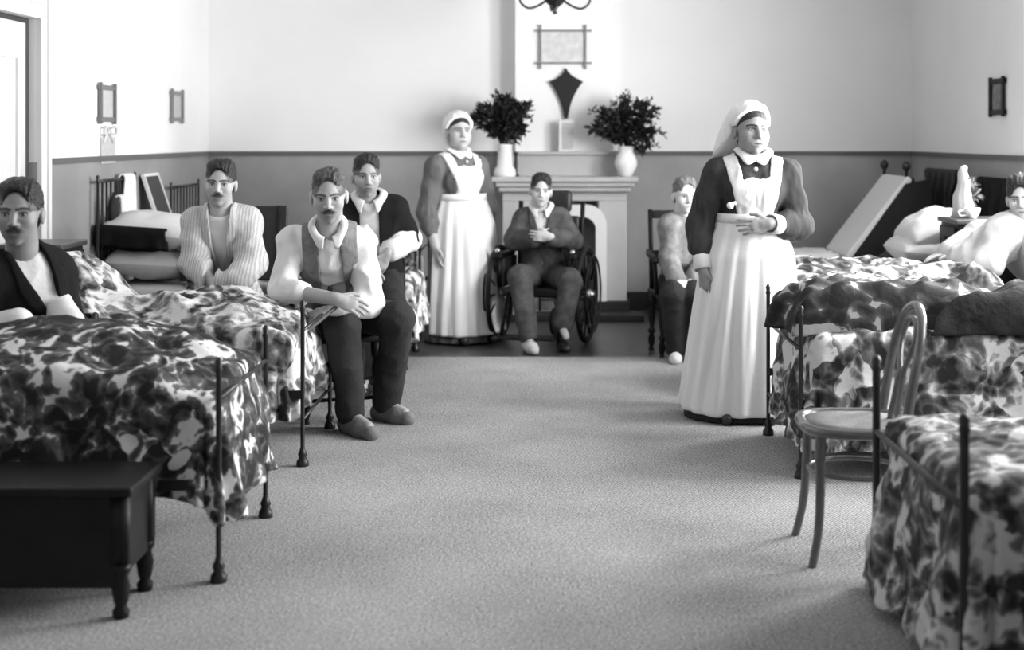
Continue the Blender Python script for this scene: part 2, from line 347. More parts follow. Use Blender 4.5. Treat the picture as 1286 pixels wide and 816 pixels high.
# door in the left wall
d = root('door_1', (XL-.1, (DY0+DY1)/2, 0)); d['kind'] = 'structure'
dx = XL-.04
obj('door_leaf', box(dx-.04, dx, DY0+.01, DY1-.07, .01, DZ-.03), M['door'], d, smooth=False)
pan = []
for z0, z1 in ((.15, .8), (.95, 1.9)):
    for y0, y1 in ((DY0+.12, DY0+.45), (DY0+.53, DY1-.19)):
        pan += [box(dx, dx+.014, y0, y1, z0, z0+.03), box(dx, dx+.014, y0, y1, z1-.03, z1), box(dx, dx+.014, y0, y0+.03, z0+.03, z1-.03), box(dx, dx+.014, y1-.03, y1, z0+.03, z1-.03)]
obj('panel_moulding', join(*pan), M['frame'], d, smooth=False)
obj('gap_shade_strip', join(box(XL-.145, XL-.045, DY1-.068, DY1-.002, 0, DZ-.002), box(XL-.145, XL-.045, DY0+.01, DY1-.068, DZ-.028, DZ-.002)), M['gap'], d, smooth=False)  # dark strips put the shade between leaf and jamb into colour
obj('architrave', join(box(XL, XL+.025, DY1, DY1+.12, 0, DZ+.12), box(XL, XL+.025, DY0-.12, DY0, 0, DZ+.12), box(XL, XL+.025, DY0, DY1, DZ, DZ+.12),
    box(XL+.025, XL+.04, DY1+.08, DY1+.12, 0, DZ+.12), box(XL+.025, XL+.04, DY0, DY1, DZ+.08, DZ+.12)), M['frame'], d, smooth=False)

# ------------------------------------------------------------------ fireplace and mantel
FX = at(709, 0, 11.6)[0]
fp = root('fireplace', (FX, 11.6, 0), 'painted mantelpiece with square pilasters and arched pale tile surround', 'fireplace')
sy = 11.5
obj('mantel_shelf', join(rbox(FX-.585, FX+.585, 11.40, BY, 1.085, 1.125, .008), rbox(FX-.555, FX+.555, 11.43, BY, 1.045, 1.085, .012), rbox(FX-.53, FX+.53, 11.46, BY, 1.005, 1.045, .012)), M['stone'], fp, smooth=False)
obj('frieze', rbox(FX-.50, FX+.50, 11.53, BY, .93, 1.005, .006), M['stone'], fp, smooth=False)
for s in (-1, 1):
    x0, x1 = sorted((FX+s*.27, FX+s*.50))
    obj('pilaster', join(rbox(x0, x1, 11.52, BY, .125, .93, .008)), M['stone'], fp, smooth=False)
    obj('plinth', rbox(x0-.02, x1+.02, 11.49, BY, 0, .125, .008), M['hearth'], fp, smooth=False)
def archpts(hw, top, r, n=8):
    P = [(-hw, .125), (-hw, top-r)]
    P += [(-hw+r-r*math.cos(PI/2*i/n), top-r+r*math.sin(PI/2*i/n)) for i in range(1, n+1)]
    P += [(hw-r+r*math.sin(PI/2*i/n), top-r+r*math.cos(PI/2*i/n)) for i in range(0, n+1)]
    return P+[(hw, .125)]
Po, Pi = archpts(.335, .90, .16), archpts(.25, .80, .10); n = len(Po)
v = [(FX+x, y, z) for y in (11.50, 11.6) for P in (Po, Pi) for x, z in P]
f = []
for i in range(n-1):
    f += [(i, i+1, n+i+1, n+i), (2*n+i, 3*n+i, 3*n+i+1, 2*n+i+1), (n+i, n+i+1, 3*n+i+1, 3*n+i), (i, 2*n+i, 2*n+i+1, i+1)]
obj('tile_arch', (np.array(v), f), M['stonel'], fp, smooth=False)
obj('fireback', box(FX-.27, FX+.27, BY-.03, BY-.002, .03, .93), M['soot'], fp, smooth=False)
obj('hearth_slab', rbox(FX-.62, FX+.62, 11.22, 11.485, 0, .05, .008), M['hearth'], fp, smooth=False)
obj('grate', join(*[tube([(FX-.2, y, z), (FX+.2, y, z)], .009, 8) for y in (11.66,) for z in (.12, .2, .28)], *[tube([(FX+q, 11.66, .03), (FX+q, 11.66, .32)], .011, 8) for q in (-.2, -.07, .07, .2)]), M['iron'], fp)
om = at(640, 0, 11.7)[0]; om1 = at(776, 0, 11.7)[0]
obj('overmantel_board', join(rbox(om, om1, 11.70, BY, 1.125, 1.30, .004), rbox(om-.02, om1+.02, 11.66, BY, 1.30, 1.325, .006)), M['stone'], fp, smooth=False)

def leafy(c, rx, ry, rz, n, ls, seed, droop=0):
    r = np.random.RandomState(seed); V_, F_ = [], []
    for i in range(n):
        p = nrm(r.normal(size=3)); rad = r.rand()**.38
        lump = 1+.28*math.sin(3*math.atan2(p[2], p[0])+seed)+.14*math.sin(7*math.atan2(p[2], p[0])+2*seed)
        q = np.array(c)+p*rad*lump*np.array([rx, ry, rz])
        d_ = nrm(p*1.2+r.normal(size=3)*.7+V(0, 0, .3-droop)); s_ = nrm(np.cross(d_, r.normal(size=3))); nn = np.cross(d_, s_)
        L_, W_ = ls*(.7+.8*r.rand()), ls*.28*(.7+.6*r.rand()); b = len(V_)
        V_ += [q, q+d_*L_*.4+s_*W_+nn*.004, q+d_*L_+nn*-.01, q+d_*L_*.4-s_*W_+nn*.004, q+d_*L_*.4-nn*.006]
        F_ += [(b, b+1, b+4), (b+1, b+2, b+4), (b+2, b+3, b+4), (b+3, b, b+4)]
    return np.array(V_), F_
def bouquet(px, py, hw, hh, Y, seed, vz, label, flowers, sprigs):
    c = at(px, py, Y); k = Y/FPX
    t = root('bouquet', (c[0], Y, vz), label, 'bouquet')
    obj('foliage', leafy(c, hw*k*.8, .13, hh*k*.72, 1200, .055, seed), M['leaf'], t, smooth=False)
    r = np.random.RandomState(seed); st = []
    for i in range(16):
        e = c+V((r.rand()-.5)*hw*k*1.5, (r.rand()-.5)*.15, (r.rand()-.4)*hh*k*1.2)
        st.append(tube(smooth_path([(c[0]+(r.rand()-.5)*.03, Y+(r.rand()-.5)*.03, vz), (c+e)/2*.5+V(c[0], Y, (vz+c[2])/2)*.5, e], 5), .0035, 5))
    obj('stems', join(*st), M['stem'], t)
    for x, y in flowers:
        p = at(x, y, Y-.06+.1*r.rand())
        P = [xf(lathe([(0.002, 0), (.016, .006), (.026, .016), (.022, .02), (.004, .012)], 9), T(*p)@R(1.0, 'X')@R(r.rand()-.5, 'Y'))]
        obj('flower', join(*P), M['petal'], t)
    for x, y in sprigs:
        p = at(x, y, Y-.04); b = c+V(0, 0, hh*k*.3)
        q = smooth_path([b, (b+p)/2+V(0, 0, .02), p], 5)
        lv = [leafy(q[j], .02, .02, .02, 5, .032, seed+j+int(x)) for j in range(4, len(q))]
        obj('sprig', join(tube(q, .003, 5), *lv), M['leaf'], t, smooth=False)
    return t
MZ = 1.125
vy = 11.52
def vase(name, px, prof, label, m, cat='vase', sx=1):
    x = at(px, 0, vy)[0]
    return tag(obj(name, lathe(prof, 24, (x, vy, MZ), sx, 1), m), label, cat)
vase('vase', 634, [(.085, 0), (.09, .02), (.085, .06), (.062, .085), (.058, .16), (.058, .24), (.066, .262), (.054, .258), (.05, .1)], 'plain white stepped vase on the left end of the mantel', M['china'])
vase('vase', 786, [(.04, 0), (.05, .01), (.06, .03), (.088, .08), (.092, .12), (.075, .17), (.056, .2), (.066, .245), (.058, .245), (.048, .2), (.07, .13), (.05, .05)], 'bulbous white china vase on the right end of the mantel', M['china'])
tag(obj('candlestick', lathe([(.026, 0), (.026, .012), (.012, .03), (.016, .1), (.012, .15), (.018, .19), (.018, .2)], 16, (at(648, 0, 11.6)[0], 11.6, MZ)), M['black']), 'slim dark candlestick beside the plain white vase', 'candlestick')
bouquet(631, 151, 40, 32, vy, 5, MZ+.12, 'dark leafy bouquet in the plain white vase on the left', [(650, 150)], [(600, 140), (606, 150), (664, 132), (668, 148), (630, 122), (640, 128), (612, 132), (622, 118), (660, 165)])
bouquet(788, 158, 44, 38, vy, 11, MZ+.16, 'dark bouquet with pale flowers in the bulbous white vase', [(800, 142), (808, 134), (814, 148), (772, 138), (766, 128), (805, 152), (818, 130), (795, 125), (812, 158)], [(744, 140), (752, 150), (778, 122), (786, 118), (826, 146), (834, 168), (770, 130), (815, 128), (822, 185), (806, 190), (756, 165)])
# small photograph on the ledge
k = 11.66/FPX
pc = root('photograph', tuple(at(711, 188, 11.68)), 'small framed photograph standing on the ledge under the black shield', 'photograph')
a, b = at(702, 151, 11.69), at(721, 187, 11.69)
obj('mount', box(a[0], b[0], 11.68, 11.695, 1.326, a[2]), M['stonel'], pc, smooth=False)
obj('print', box(a[0]+.03, b[0]-.008, 11.674, 11.68, 1.345, a[2]-.02), M['cardg'], pc, smooth=False)
# black shield-shaped ornament
sh = [(513, 288), (521, 305), (538, 322), (560, 335), (586, 349), (572, 366), (556, 392), (540, 425), (529, 460), (521, 506), (506, 506), (499, 465), (488, 430), (472, 395), (456, 368), (441, 349), (468, 338), (490, 322), (505, 305)]
sh = [at(560+x/3.4, y/3.4, BY-.02) for x, y in sh]
tag(obj('wall_ornament', prism([(p[0], p[2]) for p in sh], BY-.035, BY-.004), M['black'], smooth=False, bevel=.004), 'black shield shaped ornament hanging above the mantel', 'ornament')
def oxford(name, label, cx, cz, wd, ht, plane, axis, mbar, mcard, ext=.03, bw=.014, group=None):
    """picture frame whose bars cross at the corners"""
    def f(a0, a1, z0, z1, d0, d1):
        return box(cx+a0, cx+a1, plane-d1, plane-d0, cz+z0, cz+z1) if axis == 'B' else box(plane+d0, plane+d1, cx+a0, cx+a1, cz+z0, cz+z1) if axis == 'L' else box(plane-d1, plane-d0, cx+a0, cx+a1, cz+z0, cz+z1)
    loc = (cx, plane-.02, cz-ht/2) if axis == 'B' else (plane, cx, cz-ht/2)
    t = root(name, loc, label, 'picture', group)
    for s in (-1, 1):
        obj('frame_bar', f(s*wd/2-bw/2, s*wd/2+bw/2, -ht/2-ext, ht/2+ext, .012, .028), mbar, t, smooth=False)
        obj('frame_bar', f(-wd/2-ext, wd/2+ext, s*ht/2-bw/2, s*ht/2+bw/2, .004, .022), mbar, t, smooth=False)
    obj('card', f(-wd/2, wd/2, -ht/2, ht/2, .002, .010), mcard, t, smooth=False)
    return t
c = at(707, 59, BY)
oxford('picture_frame', 'wide wooden picture frame with crossed corners above the black shield', c[0], c[2], .37, .265, BY, 'B', M['framel'], M['card'], .05)
def wallY(px, X): return FPX*X/(px-HX)
for px, y0, y1, wpx, lab in ((132, 110, 150, 18, 'narrow wooden frame with crossed corners near the door, bow below it'), (220, 117, 150, 13, 'narrow wooden frame with crossed corners on the left wall nearest the corner')):
    Y = wallY(px, XL); z0, z1 = at(0, y1, Y)[2], at(0, y0, Y)[2]
    wd = abs(wallY(px-wpx/2, XL)-wallY(px+wpx/2, XL))
    oxford('picture_frame', lab, Y, (z0+z1)/2, wd, z1-z0, XL, 'L', M['framew'] if px < 200 else M['framel'], M['cardg'], .03, .03)
Y = wallY(1255, XR); z0, z1 = at(0, 141, Y)[2], at(0, 102, Y)[2]
oxford('picture_frame', 'narrow dark frame with crossed corners on the right wall', Y, (z0+z1)/2, abs(wallY(1247, XR)-wallY(1263, XR)), z1-z0, XR, 'R', M['wood'], M['greyb'], .03, .035)
# card with a bow under the first frame
Y = wallY(133, XL); t = root('wall_card', (XL, Y, at(0, 205, Y)[2]), 'hanging card with a white ribbon bow under the narrow frame', 'card')
ya, yb = wallY(125, XL), wallY(143, XL)
obj('sheet', box(XL+.003, XL+.012, ya, yb, at(0, 205, Y)[2], at(0, 172, Y)[2]), M['cardg'], t, smooth=False)
zb = at(0, 165, Y)[2]
obj('bow', join(*[tube(smooth_path([(XL+.02, Y, zb), (XL+.03, Y+s*.1, zb+.03), (XL+.03, Y+s*.12, zb-.02), (XL+.02, Y, zb-.005)], 5), .012, 6, flat=.5) for s in (-1, 1)], tube([(XL+.02, Y-.02, zb), (XL+.015, Y-.10, zb-.07)], .01, 6), tube([(XL+.02, Y+.02, zb), (XL+.015, Y+.1, zb-.07)], .01, 6)), M['white'], t)

# gasolier
LY = 10.5; lx = at(697, 0, LY)[0]; lz = at(0, 18, LY)[2]
t = root('gas_chandelier', (lx, LY, lz), 'dark metal chandelier with curling arms hanging at the top edge', 'chandelier')
obj('drop_finial', lathe([(.004, 0), (.018, .012), (.012, .03), (.02, .045), (.012, .06)], 16, (lx, LY, lz)), M['brass'], t)
obj('bowl', lathe([(.012, .055), (.05, .07), (.078, .10), (.085, .14), (.06, .18), (.025, .22), (.018, .26)], 24, (lx, LY, lz)), M['brass'], t)
obj('stem_rod', lathe([(.011, .25), (.011, ZC-lz-.03), (.06, ZC-lz-.02), (.06, ZC-lz)], 12, (lx, LY, lz)), M['brass'], t)
for i in range(4):
    a = PI/4*0+PI/2*i+.12; e = V(math.cos(a), math.sin(a), 0); c0 = V(lx, LY, lz)
    arm = obj('arm', tube(smooth_path([c0+e*.05+V(0, 0, .11), c0+e*.13+V(0, 0, .06), c0+e*.2+V(0, 0, .045), c0+e*.255+V(0, 0, .09), c0+e*.25+V(0, 0, .15), c0+e*.21+V(0, 0, .16), c0+e*.2+V(0, 0, .12)], 6), .009, 8), M['brass'], t)
    obj('burner', lathe([(.012, .15), (.02, .17), (.014, .2)], 12, tuple(c0+e*.25)), M['brass'], arm)
    obj('glass_shade', lathe([(.03, .19), (.06, .23), (.075, .29), (.07, .29), (.05, .23), (.02, .2)], 16, tuple(c0+e*.25)), M['glass'], arm)

# ------------------------------------------------------------------ beds
def post(x, y, h, thick=.0085):
    return lathe([(.024, 0), (.028, .012), (.026, .03), (.016, .045), (.021, .06), (.014, .075), (thick, .09), (thick, h-.05), (thick+.004, h-.04), (thick, h-.03), (thick+.003, h-.012), (thick-.004, h)], 14, (x, y, 0))
def bed(xf_, xh, y0, y1, label, group, fh=.735, hh=1.17, spindles=7, rails=(.60, .21), pr=.0095):
    t = root('iron_bed', ((xf_+xh)/2, (y0+y1)/2, 0), label, 'bed', group)
    for y in (y0, y1):
        obj('foot_post', post(xf_, y, fh, pr), M['iron'], t)
    for z in rails: obj('foot_rail', tube([(xf_, y0, z), (xf_, y1, z)], pr*.8, 8), M['iron'], t)
    for y in (y0, y1): obj('head_post', post(xh, y, hh+.04), M['iron'], t)
    for z in (hh, .6): obj('head_rail', tube([(xh, y0, z), (xh, y1, z)], .010, 8), M['iron'], t)
    for i in range(spindles):
        y = y0+(y1-y0)*(i+1)/(spindles+1)
        obj('spindle', tube([(xh, y, .6), (xh, y, hh)], .007, 8), M['iron'], t)
    for y in (y0+.02, y1-.02): obj('side_rail', box(min(xf_, xh), max(xf_, xh), y-.012, y+.012, .30, .335), M['iron'], t, smooth=False)
    obj('mattress', rbox(min(xf_, xh)+.035, max(xf_, xh)-.035, y0+.02, y1-.02, .335, .52, .05, 4), M['sheet'], t)
    return t
def coverlet(name, m, xh, xf_, y0, y1, top, dn, df, dfoot, bumps, seed, label, wr=.014, fold=.03, group=None, flare=.10, hemn=.03, cat='bedspread', res=.016, rad=.06):
    """cloth laid over the top of a bed from the head side to the foot, hanging on both sides and at the foot"""
    sg = 1 if xf_ > xh else -1; L_ = abs(xf_-xh); W_ = y1-y0
    u = np.arange(0, L_+dfoot+res, res); vv = np.arange(-dn, W_+df+res, res)
    U, Vv = np.meshgrid(u, vv, indexing='ij')
    du = np.maximum(0, U-L_+rad); dv = np.where(Vv < rad, rad-Vv, np.where(Vv > W_-rad, Vv-W_+rad, 0))
    dv = np.maximum(dv, 0); sv = np.where(Vv < W_/2, -1, 1)
    d_ = np.sqrt(du**2+dv**2)
    lim = np.where(du > 0, np.where(dv > 0, np.maximum(dfoot, np.where(sv < 0, dn, df)), dfoot), np.where(sv < 0, dn, df))+rad
    hem = lim*(1+hemn*fbm(U*3+seed, Vv*3, seed+0*U, 2)); d_ = np.minimum(d_, hem)
    th = np.minimum(d_/rad, PI/2); rem = np.maximum(d_-rad*PI/2, 0)
    ang = np.arctan2(dv, np.maximum(du, 1e-6))
    ou, ov = np.cos(ang)*(d_ > 0), np.sin(ang)*sv*(d_ > 0)
    per = np.where(du <= 0, U, np.where(dv <= 0, L_+.5+Vv*1.0, L_+ang*.35*sv))
    fl = np.clip(rem/.25, 0, 1)
    f1 = np.sin(per*21+2.5*fbm(per*2+seed, rem*1.2, 0*per+seed, 2))*.6+fbm(per*7+seed, rem*2, 0*per, 2)*.7
    out = rad*np.sin(th)+rem*flare+fold*fl*f1
    bu, bv = np.minimum(U, L_-rad), np.clip(Vv, rad, W_-rad)
    bx, by = xh+sg*bu, y0+bv
    hz = np.zeros_like(U)+top
    for (cx, cy, sx, sy_, h) in bumps: hz += h*np.exp(-((bx-cx)/sx)**2-((by-cy)/sy_)**2)
    x = bx+sg*ou*out; y = by+ov*out
    z = hz-rad*(1-np.cos(th))-rem*.985
    n1 = 1-np.abs(fbm(x*4+seed, y*4, z*4+seed, 3)); n2 = fbm(x*11, y*11+seed, z*11, 2)
    n3 = 1-np.abs(fbm((x+y)*5+seed, (x-y)*1.6, z*2.5, 2))
    dsp = wr*((n1-.6)*1.6+.4*n2+(n3-.6)*1.1)
    x += sg*ou*dsp*np.sin(th); y += ov*dsp*np.sin(th); z += dsp*np.cos(th)
    z = np.maximum(z, .02)
    return tag(obj(name, (np.stack([x, y, z], -1).reshape(-1, 3), grid_faces(*U.shape)), m, solid=.012, recalc=False), label, cat, group)
def crumple(name, m, cx, cy, lx, ly, z0, h, seed, label, cat, rot=0, fr=4.5, res=.014, edge=.25, taper=None):
    """a heaped, folded piece of cloth: closed mesh with an irregular outline"""
    u = np.linspace(-1, 1, max(12, int(lx/res))); v_ = np.linspace(-1, 1, max(12, int(ly/res))); U, W_ = np.meshgrid(u, v_, indexing='ij')
    X, Y = U*lx/2, W_*ly/2
    wob = 1+.10*fbm(np.arctan2(W_, U)*1.3+seed, U*1.5, W_*1.5, 2)
    X, Y = X*wob, Y*wob
    c_, s_ = math.cos(rot), math.sin(rot); WX, WY = cx+X*c_-Y*s_, cy+X*s_+Y*c_
    e = np.minimum(1-np.abs(U), (1-np.abs(W_))); mk = np.clip(e/edge, 0, 1); mk = np.sqrt(np.clip(mk*(2-mk), 0, 1))
    rd = 1-np.abs(fbm(WX*fr+seed, WY*fr*1.3, 0*X+seed, 3)); r2 = 1-np.abs(fbm((WX+WY)*fr*.8+seed, (WX-WY)*fr*2.0, 0*X+seed*2, 2))
    H = h*(.30+.45*rd+.35*r2)*mk
    if taper is not None: H = H*taper(U, W_)
    zb = z0(WX, WY) if callable(z0) else z0+0*X
    n = U.size; top = np.stack([WX, WY, zb+H], -1).reshape(-1, 3); bot = np.stack([WX, WY, zb-.012], -1).reshape(-1, 3)
    F1 = grid_faces(*U.shape); nu, nv = U.shape
    bd = [i*nv for i in range(nu)]+[(nu-1)*nv+j for j in range(1, nv)]+[i*nv+nv-1 for i in range(nu-2, -1, -1)]+[j for j in range(nv-2, 0, -1)]
    side = np.array([(bd[i], bd[(i+1) % len(bd)], bd[(i+1) % len(bd)]+n, bd[i]+n) for i in range(len(bd))])
    return tag(obj(name, (np.vstack([top, bot]), np.vstack([F1, F1[:, ::-1]+n, side])), m), label, cat)
def pillow(name, m, c, w_, d, h, label, M_=None, seed=0, parent=None):
    n = 26; u = np.linspace(-1, 1, n); U, W_ = np.meshgrid(u, u, indexing='ij')
    e = np.clip(1-np.abs(U)**3, 0, 1)**.5*np.clip(1-np.abs(W_)**3, 0, 1)**.5
    pin = 1-.03*np.abs(U*W_)**2
    dz = .06*h*fbm(U*2.2+seed, W_*2.2, 0*U+seed, 2)
    top = np.stack([U*w_/2*pin, W_*d/2*pin, h/2*e+dz*e], -1).reshape(-1, 3); bot = np.stack([U*w_/2*pin, W_*d/2*pin, -h/2*e+dz*e-.004], -1).reshape(-1, 3)
    F1 = grid_faces(n, n); N = n*n
    bd = [i*n for i in range(n)]+[(n-1)*n+j for j in range(1, n)]+[i*n+n-1 for i in range(n-2, -1, -1)]+[j for j in range(n-2, 0, -1)]
    side = np.array([(bd[i], bd[(i+1) % len(bd)], bd[(i+1) % len(bd)]+N, bd[i]+N) for i in range(len(bd))])
    vf = np.vstack([top, bot]), np.vstack([F1, F1[:, ::-1]+N, side])
    vf = xf(vf, T(*c)@(M_ if M_ is not None else Matrix()))
    return tag(obj(name, vf, m, parent), label, 'pillow')
def drape(name, m, p0, p1, front, back, nrm_, seed, label, cat, fold=.02, gap=.022, solid=.008, taper=0):
    """cloth folded over a rail from p0 to p1, hanging 'front' on the nrm_ side and 'back' behind"""
    p0, p1, nr = V(*p0), V(*p1), nrm(nrm_); L_ = np.linalg.norm(p1-p0)
    s = np.linspace(0, 1, max(10, int(L_/.012))); q = np.arange(-back, front+.001, .015)
    S, Q = np.meshgrid(s, q, indexing='ij')
    a = np.clip(np.abs(Q)-gap*1.5, 0, None); sd = np.clip(Q/(gap*1.5), -1, 1)
    zz = -a-gap*(1-np.cos(sd*PI/2)); out = gap*np.sin(sd*PI/2)
    fo = fold*np.clip(a/.15, 0, 1)*(np.sin(S*L_*34+fbm(S*3+seed, Q, 0*S, 2)*2)+.5*fbm(S*6, Q*5+seed, 0*S, 2))*np.sign(Q)
    fo = np.maximum(fo*np.sign(Q), -.3*gap)*np.sign(Q)
    S2 = .5+(S-.5)*(1+taper*a/max(front, .01))
    P = p0+(p1-p0)*S2[..., None]+nr*(out+fo)[..., None]; P[..., 2] += zz+.010*fbm(S*4+seed, Q*4, 0*S, 2)*(a > 0)
    return tag(obj(name, (P.reshape(-1, 3), grid_faces(*S.shape)), m, solid=solid, recalc=False), label, cat)

XF_L, XF_R = -1.045, 1.085
bed(XF_L, XL+.05, 4.64, 5.43, 'black iron bed nearest the camera on the left, its bare foot posts showing', None)
bed(XF_L, XL+.05, 6.27, 7.08, 'black iron bed on the left beside the bearded seated man in the waistcoat', None)
bed(-.85, XL+.05, 8.85, 9.66, 'black iron bed with spindle headboard holding the stacked white pillow', None, spindles=8)
bed(-.9, XL+.05, 10.6, 11.45, 'black iron bed at the back left corner behind the seated men', None, hh=1.07, spindles=8)
bed(1.068, XR-.05, 3.62, 4.57, 'black iron bed in the near right corner beside the bentwood chair', None, fh=.75, rails=(.51, .21), pr=.013)
bed(XF_R+.01, XR-.05, 6.05, 6.92, 'black iron bed on the right just in front of the standing nurse', None, rails=(.55, .21))
bed(XF_R+.03, XR-.05, 7.78, 8.6, 'black iron bed on the right holding the reclining patient in white', None)
bed(XF_R+.1, XR-.05, 9.12, 9.92, 'black iron bed on the right with two white pillows beside the locker', None, hh=1.12)
bed(XF_R+.1, XR-.05, 10.5, 11.3, 'black iron bed with slanted white backrest in the back right corner', None, hh=1.16)
coverlet('bedspread', M['chA'], XL+.12, XF_L-.005, 4.66, 5.42, .60, .35, .36, .42, [(-1.55, 5.1, .42, .42, .15), (-2.1, 5.05, .5, .45, .12), (-1.22, 5.08, .2, .3, .03)], 1.3, 'dark floral chintz bedspread humped over the bed nearest left', .022, .03)
coverlet('bedspread', M['chB'], XL+.12, XF_L-.07, 6.27, 7.08, .58, .36, .36, .36, [(-2.2, 6.75, .22, .4, .30), (-1.75, 6.7, .3, .3, .10), (-1.45, 6.75, .3, .3, .10), (-1.15, 6.7, .2, .3, -.01)], 4.1, 'pale floral chintz bedspread crumpled over the second bed on the left', .032, .03)
coverlet('bedspread', M['chB'], -2.2, -.80, 8.87, 9.66, .56, .36, .36, .32, [], 6.7, 'pale floral chintz bedspread on the bed with the spindle headboard', .018, .03)
coverlet('bedspread', M['chD'], -2.3, -.97, 10.6, 11.45, .56, .3, .3, .3, [], 8.7, 'floral chintz bedspread on the bed in the back left corner', .018, .03)
coverlet('bedspread', M['chC'], XR-.12, 1.10, 3.64, 4.56, .555, .50, .46, .50, [(1.8, 4.1, .5, .4, .03)], 2.2, 'mottled floral chintz bedspread on the nearest right bed by the bentwood chair', .02, .04, flare=.12)
coverlet('bedspread', M['chD'], XR-.12, 1.15, 6.05, 6.92, .60, .46, .46, .44, [(1.9, 6.4, .6, .4, .05)], 9.2, 'leafy chintz bedspread hanging deep on the bed in front of the nurse', .02, .035)
coverlet('bedspread', M['chB'], XR-.5, 1.2, 7.78, 8.6, .575, .36, .36, .36, [(2.1, 8.15, .5, .3, .06)], 3.9, 'pale chintz bedspread over the legs of the reclining patient', .02, .03)
coverlet('bedspread', M['chB'], XR-.6, 1.28, 9.12, 9.92, .56, .36, .36, .36, [], 5.9, 'pale floral bedspread on the bed with two white pillows', .018, .03)
coverlet('bedspread', M['sheet'], 2.2, 1.28, 10.5, 11.3, .56, .36, .36, .36, [], 7.9, 'plain pale bedspread on the bed in the back right corner', .018, .03)
# loose bedding on the right beds
crumple('blanket', M['gown'], 1.95, 6.45, 1.75, .62, .61, .20, 3.3, 'dark patterned blanket thrown along the bed in front of the nurse', 'blanket', .04, 2.2)
crumple('blanket', M['dblanket'], 2.25, 6.22, 1.25, .36, .625, .17, 5.1, 'black rumpled blanket on the near edge of the right middle bed', 'blanket', .05, 2.2)
crumple('sheet', M['chD'], 1.85, 8.1, 1.25, .7, .58, .17, 7.7, 'pale crumpled bedding heaped on the bed beside the nurse', 'sheet', 0, 2.4)
crumple('sheet', M['chB'], 1.5, 6.72, .75, .4, .61, .2, 9.9, 'pale turned back bedding heaped behind the dark patterned blanket', 'sheet', .2, 2.4)
pz = .60
pillow('pillow', M['sheet'], (2.52, 9.42, pz+.10), .42, .62, .20, 'lower of two white pillows beside the right hand locker', R(.08, 'Y'), 1)
pillow('pillow', M['white'], (2.55, 9.42, pz+.25), .38, .60, .22, 'upper white pillow leaning on another beside the right hand locker', R(-.42, 'Y'), 2)
# slanted white backrest
br = root('bed_backrest', (2.45, 10.9, .5), 'slanted backrest under a white sheet in the back right corner', 'backrest')
p0, p1 = at(1048, 317, 10.9), at(1124, 219, 10.9)
dv_ = nrm(p1-p0); nn_ = nrm(V(-dv_[2], 0, dv_[0]))
def slab(a, b, th, y0, y1, off=0):
    a, b = a+nn_*off, b+nn_*off; q = [a, b, b-nn_*th, a-nn_*th]
    return prism([(p[0], p[2]) for p in q], y0, y1)
obj('sheeted_board', slab(p0, p1, .05, 10.52, 11.28), M['white'], br, smooth=False, bevel=.015)
obj('prop_frame', join(*[tube([p1-nn_*.06+V(0, y-10.9, 0), V(p1[0]+.12, y, .53)], .014, 8) for y in (10.56, 11.24)], tube([p1-nn_*.05+V(0, -.36, .0), p1-nn_*.05+V(0, .36, .0)], .014, 8)), M['wood'], br)
for y in (10.56, 11.24): obj('knob', lathe([(.012, -.06), (.012, .03), (.03, .05), (.034, .075), (.02, .1), (.004, .108)], 12, (p1[0]-.0, y, p1[2]+.0)), M['iron'], br)
obj('side_cloth', prism([(p0[0]+.05, .56), (p1[0]-.02, p1[2]-.06), (p1[0]+.16, p1[2]-.02), (p1[0]+.20, .56)], 10.50, 10.516), M['dark'], br, smooth=False)
drape('dressing_gown', M['dark'], (XR-.05, 10.45, 1.20), (XR-.05, 11.3, 1.20), .62, .1, (-1, 0, 0), 2, 'dark gown slung over the bed head behind the slanted backrest', 'gown', .03, .03)
drape('dressing_gown', M['blackcloth'], (XR-.05, 9.1, 1.17), (XR-.05, 9.95, 1.17), .5, .1, (-1, 0, 0), 5, 'black gown slung over the bed head behind the white cup', 'gown', .03, .03)
crumple('blanket', M['dark'], 2.66, 9.9, .62, .3, .58, .5, 12.2, 'dark blanket bundled behind the two white pillows', 'blanket', 0, 3, taper=lambda U, W_: .55+.45*U)
# locker on the right with cup and towel
def locker(x0, x1, y0, y1, h, face, label):
    t = root('bedside_locker', ((x0+x1)/2, (y0+y1)/2, 0), label, 'locker')
    obj('carcass', rbox(x0, x1, y0, y1, .06, h-.03, .006), M['wood'], t, smooth=False)
    obj('top', rbox(x0-.02, x1+.02, y0-.02, y1+.02, h-.03, h, .008), M['midwood'], t, smooth=False)
    fx = x1 if face > 0 else x0; a, b = sorted((fx, fx+face*.018))
    dr = obj('door', rbox(a, b, y0+.03, y1-.03, .1, h-.22, .005), M['wood'], t, smooth=False)
    obj('knob', lathe([(.008, 0), (.014, .012), (.004, .02)], 10, (fx+face*.03, y0+.08, h*.5)), M['brass'], dr)
    dw = obj('drawer', rbox(a, b, y0+.03, y1-.03, h-.19, h-.05, .005), M['wood'], t, smooth=False)
    obj('knob', lathe([(.008, 0), (.014, .012), (.004, .02)], 10, (fx+face*.03, (y0+y1)/2, h-.13)), M['brass'], dw)
    for x in (x0+.03, x1-.03):
        for y in (y0+.03, y1-.03): obj('foot', lathe([(.02, 0), (.026, .03), (.02, .06)], 12, (x, y, 0)), M['wood'], t)
    return t
locker(2.52, XR-.04, 8.66, 9.04, .945, -1, 'dark wooden bedside locker behind the reclining patient, cup on top')
locker(XL+.045, -2.45, 7.28, 7.66, .90, 1, 'dark wooden bedside locker beside the door frame')
locker(XL+.05, -2.42, 9.9, 10.3, .88, 1, 'dark wooden bedside locker between the two headboards on the left')
cp = at(1221, 276, 8.8); cz = .945
t = root('cup', (cp[0], 8.8, cz), 'white china cup standing on the right hand locker', 'cup')
